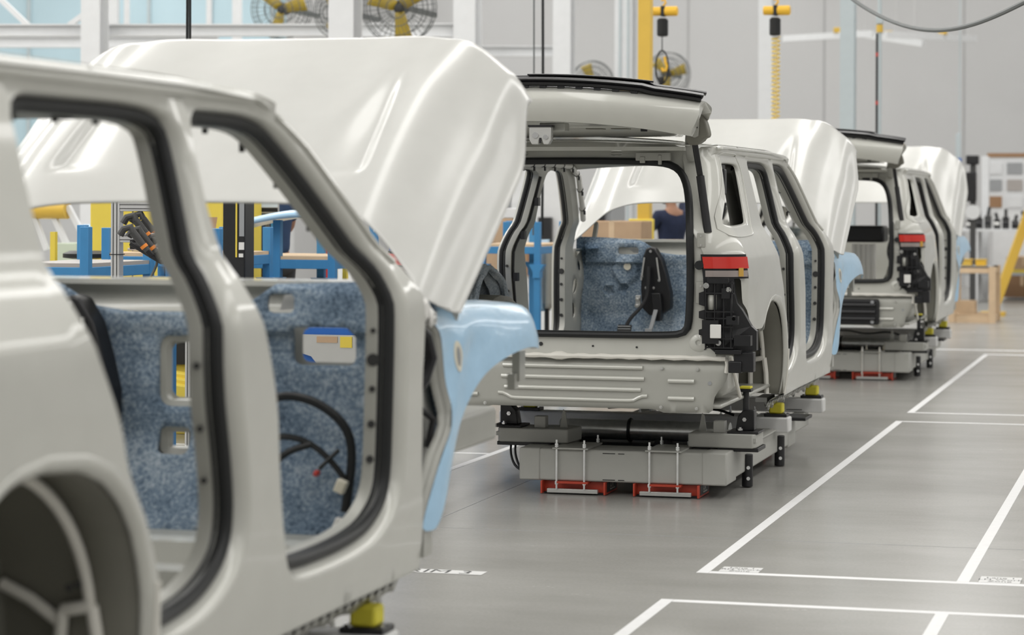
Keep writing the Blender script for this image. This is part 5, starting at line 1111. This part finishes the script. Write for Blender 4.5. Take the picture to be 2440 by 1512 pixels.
# wooden crate
q = at(2322, 760, 35.2); o = empty('wooden_crate', (q.x, q.y, 0)); tag(o, 'light wooden crate frame standing behind the last carrier', 'crate'); cw, ch, cd = .62, .86, .9
for x in (-cw / 2, cw / 2):
    for y in (-cd / 2, cd / 2): MB().bx(x - .05, x + .05, y - .05, y + .05, 0, ch).build('crate_post', 'wood', o, smooth=False)
for z in (.05, ch - .05):
    for y in (-cd / 2, cd / 2): MB().bx(-cw / 2, cw / 2, y - .02, y + .02, z - .05, z + .05).build('crate_rail', 'wood', o, smooth=False)
    for x in (-cw / 2, cw / 2): MB().bx(x - .02, x + .02, -cd / 2, cd / 2, z - .05, z + .05).build('crate_rail', 'wood', o, smooth=False)
for k in range(5): MB().bx(-cw / 2, cw / 2, -cd / 2 + .05 + k * .19, -cd / 2 + .17 + k * .19, .10, .12).build('crate_plank', 'wood', o, smooth=False)
MB().bx(-cw / 2 + .08, .02, -.2, .2, .12, .32).build('crate_block', 'wood', o, smooth=False)
for k, x in enumerate((-.12, .10)): t, w, h = None, 0, 0; b = empty('plastic_tote', (q.x + x, q.y, ch + .0)); MB().bx(-.08, .08, -.1, .1, 0, .09).build('tote_body', 'yellow_paint' if k == 0 else 'orange_yellow', b, bevel=.01); MB().bx(-.09, .09, -.11, .11, .09, .105).build('tote_rim', 'yellow_paint', b, smooth=False); tag(b, ['left small yellow tote on top of the wooden crate', 'right small yellow tote on top of the wooden crate'][k], 'tote')
MB().bx(-cw / 2 - .02, cw / 2 + .02, -cd / 2 - .02, cd / 2 + .02, ch - .02, ch).build('crate_lid', 'grey_mid', o, smooth=False)
a = at(2366, 690, 37); b = at(2470, 455, 37); o = empty('yellow_barrier', (a.x, a.y, 0)); tag(o, 'slanting yellow beam leaning at the far right edge', 'beam'); MB().bar((0, 0, .06), Vector((b.x - a.x, b.y - a.y, b.z)), .14, .14).build('slanted_beam', 'yellow_paint', o, smooth=False); MB().bx(-.2, .2, -.2, .2, 0, .06).build('beam_foot', 'yellow_paint', o, smooth=False); MB().bx(b.x - a.x - .07, b.x - a.x + .07, -.07, .07, 0, b.z).build('beam_post', 'yellow_paint', o, smooth=False)
carton(2390, 2480, 658, 708, 43, 'lower brown carton stacked at the far right edge', 1.0, 'cardboard_dark')
o, w, h = box_thing('carton', 2398, 2480, 612, 655, 43, .9, 'cardboard', 'upper brown carton with yellow strap at the far right edge', 'carton', 0, True); MB().bx(-w / 2 - .005, w / 2 + .005, -.46, .46, h * .1, h * .3).build('yellow_strap', 'yellow_panel', o, smooth=False)

q = at(780, 880, 14.6); o = empty('parts_cart', (q.x, q.y, 0)); tag(o, 'blue parts cart with a grey plate, seen through the near firewall hole', 'cart')
MB().bx(-.35, .20, 0, .5, .12, at(780, 775, 14.6).z).build('cart_body', 'blue_bin', o, bevel=.02); MB().prism([(-.10, .35), (.26, .35), (.26, .98), (-.17, .98), (-.17, .86), (-.10, .84), (.0, .72)], lambda u, v, t: (u, t, v), -.03, -.01).build('cart_plate', 'zinc', o, smooth=False)
MB().bx(.10, .18, -.036, -.03, .90, .97).build('warning_label', 'yellow_panel', o, smooth=False); MB().bx(-.06, .08, -.036, -.03, .93, .97).build('plate_slot', 'cardboard', o, smooth=False)
for x in (-.28, .13):
    for y in (.07, .43): MB().cyl((x - .02, y, .06), (x + .02, y, .06), .06, 14).build('cart_wheel', 'rubber', o)
